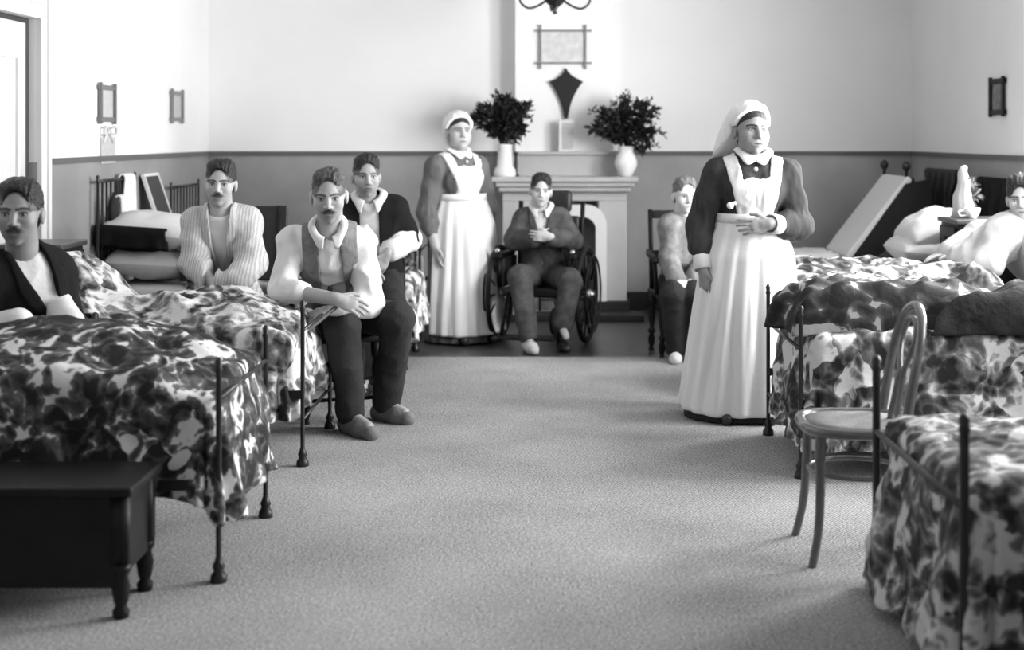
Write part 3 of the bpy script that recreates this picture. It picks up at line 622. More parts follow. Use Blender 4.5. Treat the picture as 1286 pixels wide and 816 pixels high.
obj('bowl', lathe([(.022, 0), (.026, .005), (.042, .03), (.05, .065), (.046, .065), (.038, .032), (.01, .008)], 20, (cp[0], 8.8, cz)), M['china'], t)
obj('handle', tube(smooth_path([(cp[0]-.044, 8.8, cz+.05), (cp[0]-.08, 8.8, cz+.045), (cp[0]-.075, 8.8, cz+.018), (cp[0]-.034, 8.8, cz+.02)], 5), .006, 8), M['china'], t)
tx = at(1207, 0, 8.92)[0]
vf = lathe([(.078, 0), (.074, .05), (.062, .13), (.046, .21), (.034, .28), (.026, .315), (.004, .325)], 26, (tx+.01, 8.92, cz), .75, 1.3)
vf[0][:, 0] += .008*np.sin(vf[0][:, 2]*40)+.012*np.cos(np.arctan2(vf[0][:, 1]-8.92, vf[0][:, 0]-tx)*7)*(1-(vf[0][:, 2]-cz)/.33)+.05*(vf[0][:, 2]-cz)*.4
tag(obj('towel', vf, M['sheet']), 'white folded towel standing tall on the right hand locker', 'towel')
fx_ = at(1219, 245, 8.9)
t = root('fern', (fx_[0], 8.9, cz), 'small speckled plant beside the folded towel on the right locker', 'plant')
obj('pot', lathe([(.025, 0), (.03, .06), (.034, .065), (.026, .06)], 14, (fx_[0], 8.9, cz)), M['black'], t)
obj('foliage', leafy((fx_[0], 8.9, cz+.15), .05, .05, .10, 130, .03, 8), M['fernleaf'], t, smooth=False)
# things on the left headboards
pillow('bolster', M['sheet'], (-2.47, 9.24, .655), .52, .70, .22, 'greyish lower pillow under the white pillow on the left', R(.05, 'Y'), 3)
pillow('pillow', M['white'], (-2.47, 9.22, .845), .58, .72, .24, 'plump white pillow in front of the spindle headboard on the left', R(.10, 'Y'), 4)
drape('garment', M['blackcloth'], (-2.80+.03, 8.90, .90), (-2.32, 8.86, .875), .14, .16, (0, -1, 0), 14, 'black garment lying across the white pillow on the left', 'garment', .02, .03, .012, .05)
crumple('cushion', M['dark'], -2.12, 8.98, .26, .22, .565, .30, 17.7, 'dark bundle lying on the bed behind the man in striped jacket', 'bundle', 0, 4, .012, .6)
hx = XL+.05
ya, yb = wallY(153, XL+.05), wallY(177, XL+.05)
drape('towel', M['towel'], (hx, 9.36, 1.20), (hx, 9.58, 1.20), .36, .3, (1, 0, 0), 9, 'white towel hung over the spindle headboard on the left', 'towel', .012, .022, .012, .35)
drape('cloth', M['white'], (hx+.03, 9.17, 1.07), (hx+.03, 9.27, 1.07), .2, .06, (1, 0, 0), 19, 'small white cloth hanging inside the spindle headboard on the left', 'cloth', .006, .02, .012)
hwb = lathe([(.03, 0), (.06, .03), (.065, .1), (.05, .15), (.02, .17), (.012, .2)], 16, (hx+.06, 8.98, .90), .5, 1)
tag(obj('water_bottle', hwb, M['rubber']), 'dark oval bottle hanging before the spindle headboard on the left', 'bottle')
sl = root('slate_board', (-2.62, 10.1, .88), 'dark board with pale edge leaning on the locker by the left wall', 'board')
sm = T(-2.66, 10.1, .882)@R(-.32, 'Y')
obj('panel', xf(box(-.008, .008, -.17, .17, .01, .30), sm), M['leather'], sl, smooth=False)
obj('edging', xf(join(box(-.012, .012, -.19, -.17, 0, .32), box(-.012, .012, .17, .19, 0, .32), box(-.012, .012, -.17, .17, .30, .32), box(-.012, .012, -.17, .17, 0, .01)), sm), M['stonel'], sl, smooth=False)

# ------------------------------------------------------------------ chest in the near left corner
x1, x0, y0, y1 = -1.235, -2.3, 4.27, 4.58; ht = .408
t = root('low_chest', ((x0+x1)/2, (y0+y1)/2, 0), 'black wooden chest on turned feet in the near left corner', 'chest')
obj('lid', rbox(x0-.02, x1+.02, y0-.025, y1+.02, ht-.03, ht, .008), M['wood'], t, smooth=False)
obj('front_panel', rbox(x0+.02, x1-.02, y0+.008, y0+.03, .10, ht-.03, .004), M['wood'], t, smooth=False)
obj('end_panel', rbox(x1-.03, x1-.008, y0+.03, y1-.03, .14, ht-.03, .004), M['wood'], t, smooth=False)
obj('back_panel', rbox(x0+.02, x1-.02, y1-.03, y1-.01, .10, ht-.03, .004), M['wood'], t, smooth=False)
obj('end_panel', rbox(x0+.008, x0+.03, y0+.03, y1-.03, .14, ht-.03, .004), M['wood'], t, smooth=False)
for x in (x0+.025, x1-.025):
    for y in (y0+.025, y1-.025):
        obj('leg', join(box(x-.026, x+.026, y-.026, y+.026, .17, ht-.03), lathe([(.014, 0), (.024, .012), (.026, .03), (.016, .045), (.022, .058), (.028, .10), (.02, .135), (.03, .15), (.03, .17)], 16, (x, y, 0))), M['wood'], t)

# ------------------------------------------------------------------ bentwood chair
cx, cy = 1.095, 4.985
t = root('bentwood_chair', (cx, cy, 0), 'bentwood chair with looped back and cane seat beside the right bed', 'chair')
SR = .193
ring = [(cx+SR*math.copysign(abs(math.cos(a))**.62, math.cos(a))*(.97), cy+SR*math.copysign(abs(math.sin(a))**.62, math.sin(a)), .452) for a in np.linspace(0, 2*PI, 48, endpoint=False)]
obj('seat_ring', tube(ring, .019, 10, True), M['bent'], t)
obj('cane_panel', lathe([(.187, -.004), (.187, .002), (.1, .0), (.001, -.001)], 40, (cx, cy, .460)), M['cane'], t)
obj('leg_hoop', tube([(cx+.165*math.cos(a), cy+.165*math.sin(a), .295) for a in np.linspace(0, 2*PI, 40, endpoint=False)], .008, 8, True), M['bent'], t)
for s in (-1, 1):
    obj('leg', tube(smooth_path([(cx-.14, cy+s*.13, .452), (cx-.148, cy+s*.14, .38), (cx-.15, cy+s*.155, .25), (cx-.16, cy+s*.175, .12), (cx-.185, cy+s*.195, .0)], 6), np.linspace(.0185, .0135, 25), 10), M['bent'], t)
hoop = []
BX = cx+.105
for s in (-1, 1):
    obj('leg', tube(smooth_path([(cx+.14, cy+s*.14, .44), (cx+.16, cy+s*.145, .3), (cx+.2, cy+s*.155, .14), (cx+.25, cy+s*.17, 0)], 6), np.linspace(.0175, .0135, 19), 10), M['bent'], t)
bp = lambda y, z: (BX+.02+(z-.45)*.17+.05*max(0, z-.7), cy+y*1.08, z-.02*max(0, (z-.6)/.3))
obj('back_hoop', tube(smooth_path([bp(-.165, .40), bp(-.17, .5), bp(-.172, .6), bp(-.168, .7), bp(-.145, .79), bp(-.09, .855), bp(0, .88), bp(.09, .855), bp(.145, .79), bp(.168, .7), bp(.172, .6), bp(.17, .5), bp(.165, .40)], 6), .0165, 10), M['bent'], t)
obj('inner_loop', tube(smooth_path([bp(-.045, .46), bp(-.03, .56), bp(-.028, .64), bp(-.065, .70), bp(-.085, .76), bp(-.06, .815), bp(0, .835), bp(.06, .815), bp(.085, .76), bp(.065, .70), bp(.028, .64), bp(.03, .56), bp(.045, .46)], 6), .011, 8), M['bent'], t)

t.rotation_euler = (0, 0, -.03)
# ------------------------------------------------------------------ implicit-surface figures
class Field:
    def __init__(s, lo, hi, h):
        s.o = np.asarray(lo, float); s.h = h; s.n = np.maximum(4, np.ceil((np.asarray(hi)-s.o)/h).astype(int)+1)
        s.F = np.full(tuple(s.n), .09, np.float32)
        s.ax = [(s.o[i]+h*np.arange(s.n[i])).astype(np.float32) for i in range(3)]
    def win(s, lo, hi):
        a = np.clip(np.floor((np.asarray(lo)-s.o)/s.h).astype(int), 0, s.n-1); b = np.clip(np.ceil((np.asarray(hi)-s.o)/s.h).astype(int)+1, 1, s.n)
        sl = tuple(slice(a[i], b[i]) for i in range(3))
        return sl, s.ax[0][sl[0]][:, None, None], s.ax[1][sl[1]][None, :, None], s.ax[2][sl[2]][None, None, :]
    def add(s, pr, k=.02):
        f, lo, hi = pr; m = k+2*s.h; sl, x, y, z = s.win(lo-m, hi+m)
        if min(q.stop-q.start for q in sl) <= 0: return
        d = f(x, y, z).astype(np.float32); A = s.F[sl]; hh = np.maximum(k-np.abs(A-d), 0)/max(k, 1e-6)
        s.F[sl] = np.minimum(A, d)-hh*hh*k*.25
    def sub(s, pr, k=.01):
        f, lo, hi = pr; m = k+2*s.h; sl, x, y, z = s.win(lo-m, hi+m)
        if min(q.stop-q.start for q in sl) <= 0: return
        d = -f(x, y, z).astype(np.float32); A = s.F[sl]; hh = np.maximum(k-np.abs(A-d), 0)/max(k, 1e-6)
        s.F[sl] = np.maximum(A, d)+hh*hh*k*.25
    def cut(s, g):
        x, y, z = s.ax[0][:, None, None], s.ax[1][None, :, None], s.ax[2][None, None, :]
        s.F = np.maximum(s.F, g(x, y, z).astype(np.float32))
    def noise(s, amp, fr, st=(1, 1, 1), o=2, seed=0):
        i = np.nonzero(np.abs(s.F) < amp*2.5+s.h*2)
        x, y, z = [s.ax[q][i[q]].astype(float) for q in range(3)]
        r = 1-2*np.abs(fbm(x*fr*st[0]+seed, y*fr*st[1]+seed, z*fr*st[2], o))
        s.F[i] += (-amp*r).astype(np.float32)
    def mesh(s):
        F = s.F; I = F < 0; n = s.n
        c = np.zeros(n-1, np.int8)
        for a in (0, 1):
            for b in (0, 1):
                for d in (0, 1): c += I[a:n[0]-1+a, b:n[1]-1+b, d:n[2]-1+d]
        act = np.argwhere((c > 0) & (c < 8))
        if not len(act): return None
        offs = np.array([(a, b, d) for a in (0, 1) for b in (0, 1) for d in (0, 1)])
        val = np.stack([F[act[:, 0]+o[0], act[:, 1]+o[1], act[:, 2]+o[2]] for o in offs], 1)
        acc = np.zeros((len(act), 3)); cnt = np.zeros(len(act))
        for i in range(8):
            for j in range(i+1, 8):
                if np.abs(offs[i]-offs[j]).sum() != 1: continue
                vi, vj = val[:, i], val[:, j]; x = (vi < 0) != (vj < 0)
                t = np.where(x, vi/np.where(x, vi-vj, 1), 0)
                acc += np.where(x[:, None], offs[i]+(offs[j]-offs[i])*t[:, None], 0); cnt += x
        P = s.o+(act+acc/cnt[:, None])*s.h
        idx = np.full(tuple(n-1), -1, np.int32); idx[act[:, 0], act[:, 1], act[:, 2]] = np.arange(len(act))
        Q = []
        for ax in range(3):
            sl0 = [slice(None)]*3; sl1 = [slice(None)]*3; sl0[ax] = slice(0, -1); sl1[ax] = slice(1, None)
            e = I[tuple(sl0)] != I[tuple(sl1)]; g = np.argwhere(e); a, b = [(1, 2), (2, 0), (0, 1)][ax]
            g = g[(g[:, a] > 0) & (g[:, b] > 0) & (g[:, a] < n[a]-1) & (g[:, b] < n[b]-1)]
            def cell(da, db):
                q = g.copy(); q[:, a] += da; q[:, b] += db; return idx[q[:, 0], q[:, 1], q[:, 2]]
            qd = np.stack([cell(-1, -1), cell(0, -1), cell(0, 0), cell(-1, 0)], 1)
            fl = ~I[g[:, 0], g[:, 1], g[:, 2]]; qd[fl] = qd[fl][:, ::-1]; Q.append(qd)
        Q = np.vstack(Q); Q = Q[(Q >= 0).all(1)]
        return P, Q
def cone(a, b, ra, rb):
    a, b = np.asarray(a, float), np.asarray(b, float); ab = b-a; L2 = max(ab@ab, 1e-9)
    def f(x, y, z):
        px, py, pz = x-a[0], y-a[1], z-a[2]; t = np.clip((px*ab[0]+py*ab[1]+pz*ab[2])/L2, 0, 1)
        return np.sqrt((px-t*ab[0])**2+(py-t*ab[1])**2+(pz-t*ab[2])**2)-(ra+(rb-ra)*t)
    r = max(ra, rb); return f, np.minimum(a, b)-r, np.maximum(a, b)+r
def ell(c, r, A=None):
    c, r = np.asarray(c, float), np.asarray(r, float); A = np.eye(3) if A is None else np.asarray(A)     # columns of A = axes
    def f(x, y, z):
        px, py, pz = x-c[0], y-c[1], z-c[2]; k0 = k1 = 0
        for i in range(3):
            q = px*A[0, i]+py*A[1, i]+pz*A[2, i]; k0 = k0+(q/r[i])**2; k1 = k1+(q/r[i]**2)**2
        k0 = np.sqrt(k0); return k0*(k0-1)/np.maximum(np.sqrt(k1), 1e-6)
    e = np.sqrt(((A*r)**2).sum(1)); return f, c-e, c+e

class Head:
    def __init__(s, c, yaw=0, pitch=0, roll=0, sc=1.0):
        s.c = np.asarray(c, float); s.sc = sc
        cy_, sy_ = math.cos(math.radians(yaw)), math.sin(math.radians(yaw))
        f = V(sy_, -cy_, 0); r = V(-cy_, -sy_, 0); u = V(0, 0, 1)
        p = math.radians(pitch); f, u = f*math.cos(p)-u*math.sin(p), u*math.cos(p)+f*math.sin(p)
        q = math.radians(roll); r, u = r*math.cos(q)+u*math.sin(q), u*math.cos(q)-r*math.sin(q)
        s.A = np.stack([r, f, u], 1)
    def w(s, p): return s.c+s.A@(np.asarray(p, float)*s.sc)
    def loc(s, P): return ((P-s.c)@s.A)/s.sc
    def L(s, x, y, z):
        px, py, pz = x-s.c[0], y-s.c[1], z-s.c[2]
        return [(px*s.A[0, i]+py*s.A[1, i]+pz*s.A[2, i])/s.sc for i in range(3)]
    def ell(s, c, r): return ell(s.w(c), np.array(r)*s.sc, s.A)
    def cone(s, a, b, ra, rb): return cone(s.w(a), s.w(b), ra*s.sc, rb*s.sc)
def head_prims(H, Fd, female=False, jaw=1.0, nose=1.0):
    a = Fd.add; s = H.sc
    a(H.ell((0, -.012, .036), (.076, .096, .086)), .01*s)
    a(H.ell((0, .028, -.022), (.064 if not female else .063, .064, .084)), .03*s)
    a(H.ell((0, .03, -.066), ((.050 if not female else .056)*jaw, .052, .043)), .025*s)
    if female:
        for q in (-1, 1): a(H.ell((q*.036, .040, -.048), (.030, .038, .040)), .02*s)
    a(H.ell((0, .072, -.098), (.019*jaw, .016, .015)), .02*s)
    for q in (-1, 1):
        a(H.ell((q*.040, .058, -.026), (.024, .026, .026)), .025*s)
        a(H.cone((q*.012, .084, .023), (q*.050, .066, .020), .0085, .0075), .014*s)
        Fd.sub(H.ell((q*.033, .098, .003), (.0175, .016, .0115)), .012*s)
        a(H.ell((q*.032, .0725, .003), (.0135, .0135, .0115)), .003*s)
        a(H.cone((q*.017, .0835, .0105), (q*.046, .076, .009), .0035, .003), .004*s)
        a(H.cone((q*.021, .083, -.0055), (q*.043, .078, -.005), .0028, .0025), .005*s)
    a(H.cone((0, .088, .016), (0, .088+.020*nose, -.028), .0085, .0115), .010*s)
    for q in (-1, 1): a(H.ell((q*.0125, .0955, -.0335), (.0085, .010, .0075)), .006*s)
    a(H.ell((0, .074, -.058), (.030, .020, .022)), .02*s)
    a(H.cone((-.020, .0835, -.0595), (.020, .0835, -.0595), .0045, .0045), .006*s); a(H.ell((0, .0885, -.0585), (.012, .008, .0055)), .006*s)
    a(H.cone((-.016, .084, -.0705), (.016, .084, -.0705), .0055, .0055), .007*s); a(H.ell((0, .0885, -.0705), (.011, .007, .006)), .006*s)
    Fd.sub(H.cone((-.023, .094, -.0645), (.023, .094, -.0645), .0022, .0022), .004*s)
    for q in (-1, 1):
        a(H.ell((q*.079, -.010, -.012), (.0085, .019, .031)), .008*s); a(H.ell((q*.083, -.016, -.004), (.006, .014, .022)), .006*s)
    a(H.cone((0, -.02, -.06), (0, -.03, -.13), .052 if not female else .047, .054 if not female else .049), .03*s)
def paint_face(H, P, base, gaze=0, brow=.05, must=0, beard=0, lips=.7, eye=.03, hl=1):
    x, y, z = H.loc(P).T; g = np.full(len(P), base)
    fr = y > .045
    def blend(m, val):
        nonlocal g; m = np.clip(m, 0, 1)*fr; g = g*(1-m)+val*m
    blend(1-np.abs((np.hypot((np.abs(x)-.042)/.024, (z+.03)/.024))), base*.93)
    if beard: blend(1.3*(1-np.hypot(x/.062, (z+.075)/.05)), base*(1-beard))
    e_ = np.sqrt((x/.068)**2+((y-.118)/.090)**2+((z+.03)/(.130+hl))**2)
    if hl < .5:
        mh = np.clip((e_-.90)/.10, 0, 1)*(z > .012)*(y > .0)*.85; g = g*(1-mh)+.04*mh
    for q in (-1, 1):
        ex = x-q*.032
        blend(2.2*(1-np.hypot(ex/.021, (z-.005)/.014)), base*.55)
        m_e = 3*(1-np.hypot(ex/.0125, (z-.0028)/.0062)); blend(m_e, .72*base+.22)
        blend(3*(1-np.hypot((ex-gaze)/.0068, (z-.0032)/.0072)), eye)
        blend(2.5*(1-np.abs(z-.0105+9*(ex)**2)/.0032)*(np.abs(ex) < .016), .05)
        bz = .0205+.0045*np.sin(PI*np.clip((np.abs(x)-.010)/.044, 0, 1))
        blend(2.0*(1-np.abs(z-bz)/.0065)*(np.abs(ex) < .024), brow)
        blend(2.0*(1-np.hypot((x-q*.008)/.0045, (z+.0385)/.003)), .06)
    blend(2.0*(1-np.hypot(x/.024, (z+.0645)/.0095)), base*lips)
    blend(2.5*(1-np.abs(z+.0645)/.0026)*(np.abs(x) < .023), base*.22)
    if must: blend(2.2*(1-np.hypot(x/.043, (z+.0490+np.abs(x)*.30)/.0115))*must, .03)
    return g
def hair_field(H, h, off=.006, top=.006, line=.0, sides=.0, back=-.072, vol=.0, part=0):
    Fd = Field(H.c-.17*H.sc, H.c+.18*H.sc, h)
    Fd.add(H.ell((0, -.016, .040+top/2), (.0765+off*.6, .095+off, .086+off+top/2)), .001)
    if vol >= 0:
        Fd.add(H.ell((.02, .015, .098+top*.6), (.046+vol, .06, .028+top*.5)), .03)
        Fd.add(H.ell((-.025, .010, .094+top*.5), (.042+vol, .06, .026+top*.5)), .03)
    Fd.add(H.ell((0, -.055, -.015), (.060+off*.5, .052, .07)), .03)
    # strands: displacement that runs from front to back
    i = np.nonzero(np.abs(Fd.F) < .02)
    p = np.stack([Fd.ax[q][i[q]] for q in range(3)], 1).astype(float); X, Y, Z = H.loc(p).T
    an = np.arctan2(X-part, Z+.02)
    Fd.F[i] += (.0 if vol < 0 else 1)*(-.0045*fbm(an*14+3*part, Y*16, Z*6, 2)-.003*fbm(X*40, Y*40, Z*40, 1)).astype(np.float32)
    wob = .004
    Fd.sub(H.ell((0, .118, -.030), (.068, .090, .130+line)), .003)
    for q in ((-1, 1) if vol >= 0 else ()): Fd.sub(H.ell((q*.085, .062, -.01), (.03, .040, .060)), .004)
    def g(x, y, z):
        X, Y, Z = H.L(x, y, z); lim = np.where(Y > .012, sides+(.012*np.sin(Y*90) if vol >= 0 else 0), np.where(Y > -.034, sides+.018, np.clip(sides+.018-(-.034-Y)*4, back, 1))); return (lim-Z)*.8
    Fd.cut(g); return Fd
def hand(Fd, W, d, n, t, sc=1.0, curl=.35, spread=.06, thumb=.6):
    """five fingers: W wrist, d hand direction, n palm normal, t towards the thumb"""
    d = nrm(d); n = nrm(n-d*np.dot(n, d)); t = nrm(t-d*np.dot(t, d)-n*np.dot(t, n)); s = sc
    A = np.stack([d, t, n], 1)
    Fd.add(ell(W+d*.048*s, (.054*s, .039*s, .0155*s), A), .012)
    Fd.add(cone(W-d*.02*s, W+d*.03*s, .026*s, .024*s), .015)
    for off, ln, dc in ((.030, .072, 0), (.0098, .081, .05), (-.0105, .075, .12), (-.0295, .058, .22)):
        p = W+d*(.084-.10*abs(off-.005))*s+t*off*s; a = (curl+dc)*.55; dr = nrm(d+t*spread*off/.03)
        rr = (.0088, .0078, .0072, .0062)
        Fd.add(cone(p-d*.02*s, p, .010*s, rr[0]*s), .006)
        for j, fr_ in enumerate((.45, .31, .24)):
            q = p+(dr*math.cos(a)+n*math.sin(a))*ln*fr_*s
            Fd.add(cone(p, q, rr[j]*s, rr[j+1]*s), .0025); p = q; a += (curl+dc)*.75
    b = W+d*.022*s+t*.028*s; m_ = b+(d*.030+t*.026+n*.008)*s; e = m_+(d*.030+t*(.012-.01*thumb)+n*.012*thumb)*s
    Fd.add(cone(b, m_, .0135*s, .0105*s), .010); Fd.add(cone(m_, e, .010*s, .0075*s), .003)

def torso_frame(J):
    up = nrm(J['neck']-J['pel']); r = nrm(J['shR']-J['shL']); r = nrm(r-up*np.dot(r, up)); f = np.cross(up, r)
    return r, f, up
def torso(Fd, J, s, o=0, female=False, k=.05, belly=0):
    r, f, up = torso_frame(J); A = np.stack([r, f, up], 1); P, N = J['pel'], J['neck']; L_ = np.linalg.norm(N-P)
    Fd.add(ell(P+up*.04*s, np.array([.160, .112, .12])*s+o, A), k)
    Fd.add(ell(P+up*L_*.36+f*belly*.4, np.array([.135 if not female else .118, .100+belly, .16])*s+o, A), k)
    Fd.add(ell(P+up*L_*.70, np.array([.155 if not female else .138, .108, .165])*s+o, A), k)
    if female:
        for q in (-1, 1): Fd.add(ell(P+up*L_*.66+f*.07*s+r*q*.062*s, np.array([.068, .06, .065])*s+o, A), .05)
    for q in ('shR', 'shL'):
        Fd.add(cone(N-up*.035*s, J[q], .052*s+o, .050*s+o), k)
        Fd.add(cone(P+up*L_*.72, J[q]-up*.02*s, .08*s+o, .052*s+o), k)
def arm(Fd, J, q, s, o=0, ra=(.052, .042, .030), frac=1.0, k=.03, tot=None):
    S, E, W = J['sh'+q], J['el'+q], J['wr'+q]
    Fd.add(cone(S, E, ra[0]*s+o, ra[1]*s+o), k)
    if frac > 0: Fd.add(cone(E, E+(W-E)*frac, ra[1]*s+o, (ra[1]+(ra[2]-ra[1])*frac)*s+o), k)
def leg(Fd, J, q, s, o=0, ra=(.082, .056, .038), k=.03, frac=1.0):
    Hh, K, A = J['hip'+q], J['kn'+q], J['an'+q]
    Fd.add(cone(Hh, K, ra[0]*s+o, ra[1]*s+o), k); Fd.add(cone(K, K+(A-K)*frac, ra[1]*s+o, ra[2]*s+o), k)
def bounds(J, pad=.14):
    P = np.array([v_ for k_, v_ in J.items()]); return P.min(0)-pad, P.max(0)+pad
SUBJ = {}
def grow(name, Fd, m, par, smooth_it=1):
    r = Fd.mesh()
    if r is None: print('EMPTY', name); return None
    P, Q = r; return obj(name, (P, Q), m, par, recalc=False)
def shoe(J, q, s, m, par, h=.007, name='shoe', o=0):
    A, Tt = J['an'+q], J['toe'+q]; Fd = Field(np.minimum(A, Tt)-.12, np.maximum(A, Tt)+.12, h)
    fl = min(A[2], Tt[2]); z = max(.035*s, 0.03); d = nrm((Tt-A)*V(1, 1, 0))
    heel = V(A[0], A[1], 0)-d*.045*s+V(0, 0, z+.005); toe = V(Tt[0], Tt[1], z*.9); ball = heel+(toe-heel)*.68
    Fd.add(cone(heel, ball, (.036+o)*s, (.043+o)*s), .02); Fd.add(cone(ball, toe, (.042+o)*s, (.030+o)*s), .02); Fd.add(cone(V(A[0], A[1], z+.02), V(A[0], A[1], A[2]+.02), (.042+o)*s, (.046+o)*s), .03)
    Fd.cut(lambda x, y, z_: 0*x+0*y+(.003-z_))
    return grow(name, Fd, m, par)
def figure(label, J, H, s, skin, face={}, female=False, h=.0048, hands={}, hair=None, base=None, jaw=1, nose=1, feet=True, headkw={}):
    J = {k_: np.asarray(v_, float) for k_, v_ in J.items()}
    t = root('person', tuple(base if base is not None else (J['pel'][0], J['pel'][1], 0)), label, 'person')
    pts = dict(J); pts['head'] = H.w((0, 0, .03))
    lo, hi = bounds(pts, .17); Fd = Field(lo, hi, h)
    torso(Fd, J, s, 0, female)
    Fd.add(cone(J['neck']-V(0, 0, .02), H.w((0, -.025, -.09)), .058*s, .05*s), .03)
    head_prims(H, Fd, female, jaw, nose)
    for q in 'RL':
        arm(Fd, J, q, s)
        if 'hip'+q in J:
            leg(Fd, J, q, s); d = nrm((J['toe'+q]-J['an'+q])*V(1, 1, .4)); Fd.add(cone(J['an'+q]-d*.02, J['toe'+q]-d*.02, .034*s, .026*s), .02)
        hd = hands.get(q)
        if hd is None: hd = dict(d=J['wr'+q]-J['el'+q], n=V(0, 1, 0), t=V(0, 0, 1))
        hand(Fd, J['wr'+q], hd['d'], hd['n'], hd['t'], hd.get('sc', s), hd.get('curl', .4), hd.get('spread', .06))
    P, Q = Fd.mesh()
    b = obj('body', (P, Q), M['skin'], t, recalc=False)
    g = np.full(len(P), skin); near = np.abs(H.loc(P)).max(1) < .16; g[near] = paint_face(H, P[near], skin, **face)
    at_ = b.data.attributes.new('pigment', 'FLOAT_COLOR', 'POINT'); colr = np.stack([g, g, g, np.ones_like(g)], 1).astype(np.float32); at_.data.foreach_set('color', colr.ravel())
    if hair is not None:
        hm, kw = hair; grow('hair', hair_field(H, max(h, .005), **kw), hm, t)
    return t, J
def coat(name, t, J, s, m, o=.02, opening=None, frac=.93, h=.0075, namp=.006, nfr=9, length=.0, sleeves=True, sl_r=(.058, .05, .040), belly=0, legskirt=False, collar=True, female=False, seed=0):
    lo, hi = bounds({k_: J[k_] for k_ in ('neck', 'pel', 'shR', 'shL', 'elR', 'elL', 'wrR', 'wrL')}, .2); Fd = Field(lo, hi, h)
    torso(Fd, J, s, o, female, belly=belly)
    if sleeves:
        for q in 'RL': arm(Fd, J, q, s, o*.7, sl_r, frac)
    r, f, up = torso_frame(J)
    if namp: Fd.noise(namp, nfr, (1, 1, .8), 2, seed)
    N = J['neck']; P0 = J['pel']
    def loc(x, y, z):
        px, py, pz = x-N[0], y-N[1], z-N[2]; return [px*a[0]+py*a[1]+pz*a[2] for a in (r, f, up)]
    Fd.sub(cone(N-up*.02, N+up*.2, .066*s, .085*s), .008)
    if not sleeves:
        def ga(x, y, z):
            X, Y, Z = loc(x, y, z); return np.where(Z > -.24*s, np.abs(X)-(.130+.25*np.clip(-Z-.14, 0, .2))*s, -.03)
        Fd.cut(ga)
    if opening:
        Lt = np.linalg.norm(N-P0)
        def g(x, y, z):
            X, Y, Z = loc(x, y, z); wv = opening(-Z/Lt)
            return np.where(Y > -.01, np.minimum(wv-np.abs(X), .03), -.03)
        Fd.cut(g)
    o_ = grow(name, Fd, m, t)
    return o_
def lapels(t, J, s, m, o, opening, h=.006, w_=.05, bottom=.75):
    """turned back strip along the opening"""
    lo, hi = bounds({k_: J[k_] for k_ in ('neck', 'pel', 'shR', 'shL')}, .2); Fd = Field(lo, hi, h); torso(Fd, J, s, o+.010)
    r, f, up = torso_frame(J); N = J['neck']; Lt = np.linalg.norm(N-J['pel'])
    Fd.sub(cone(N-up*.02, N+up*.2, .060*s, .08*s), .004)
    def g(x, y, z):
        px, py, pz = x-N[0], y-N[1], z-N[2]; X, Y, Z = [px*a[0]+py*a[1]+pz*a[2] for a in (r, f, up)]
        q = -Z/Lt; wv = opening(q); wd = w_*np.clip(1.15-np.abs(q-.22)*2.2, .15, 1)
        return np.maximum(np.maximum(wv-np.abs(X), np.abs(X)-wv-wd), np.maximum(-Y-.01, (q-bottom)*.3))
    Fd.cut(g); return grow('lapel', Fd, m, t)
def trousers(t, J, s, m, o=.016, h=.0075, frac=.95, ra=(.09, .072, .062), namp=.006, seed=0):
    lo, hi = bounds({k_: J[k_] for k_ in ('pel', 'hipR', 'hipL', 'knR', 'knL', 'anR', 'anL')}, .2); Fd = Field(lo, hi, h)
    r, f, up = torso_frame(J); A = np.stack([r, f, up], 1)
    Fd.add(ell(J['pel']+up*.03*s, np.array([.165, .12, .125])*s+o, A), .04)
    for q in 'RL': leg(Fd, J, q, s, o*.6, ra, .03, frac)
    Fd.noise(namp, 8, (1, 1, 1), 2, seed); Fd.cut(lambda x, y, z: 0*x+0*y+(.012-z))
    return grow('trousers', Fd, m, t)

def wing_collar(t, J, H, m, gap=.06, wide=False, rin=.060, size=1.0, open_=0, zup=0.0):
    """turned down collar with two points at the front"""
    r, f, up = torso_frame(J); N = J['neck']; na, nb = 72, 7
    A = np.linspace(-PI+.02, PI-.02, na) if False else np.linspace(gap+.02, 2*PI-gap-.02, na); Bq = np.linspace(0, 1, nb); Ag, Bg = np.meshgrid(A, Bq, indexing='ij')
    ca = np.cos(Ag); fr = np.clip((ca-.1)/.9, 0, 1); d0 = np.minimum(np.abs(Ag), 2*PI-np.abs(Ag))
    ln = ((.040 if wide else .030)+(.034 if wide else .032)*np.exp(-((d0-.42)/.30)**2))*size
    z0 = zup+.058-.030*fr-open_*.10*fr**2; rad0 = rin+.004*fr+open_*.02*fr
    steep = .45+.45*fr
    st = Bg*ln
    bulge = .010*np.sin(np.minimum(Bg*3, 1)*PI/2)
    rr = rad0+bulge+st*np.sqrt(1-steep**2*.9); zz = z0+.006*np.sin(Bg*PI)-st*steep
    P = N+(f[None, None]*(np.cos(Ag)*rr*.98+.012)[..., None])+(r[None, None]*(np.sin(Ag)*rr)[..., None])+up[None, None]*zz[..., None]
    return obj('collar', (P.reshape(-1, 3), grid_faces(na, nb)), m, t, solid=.005, recalc=False)
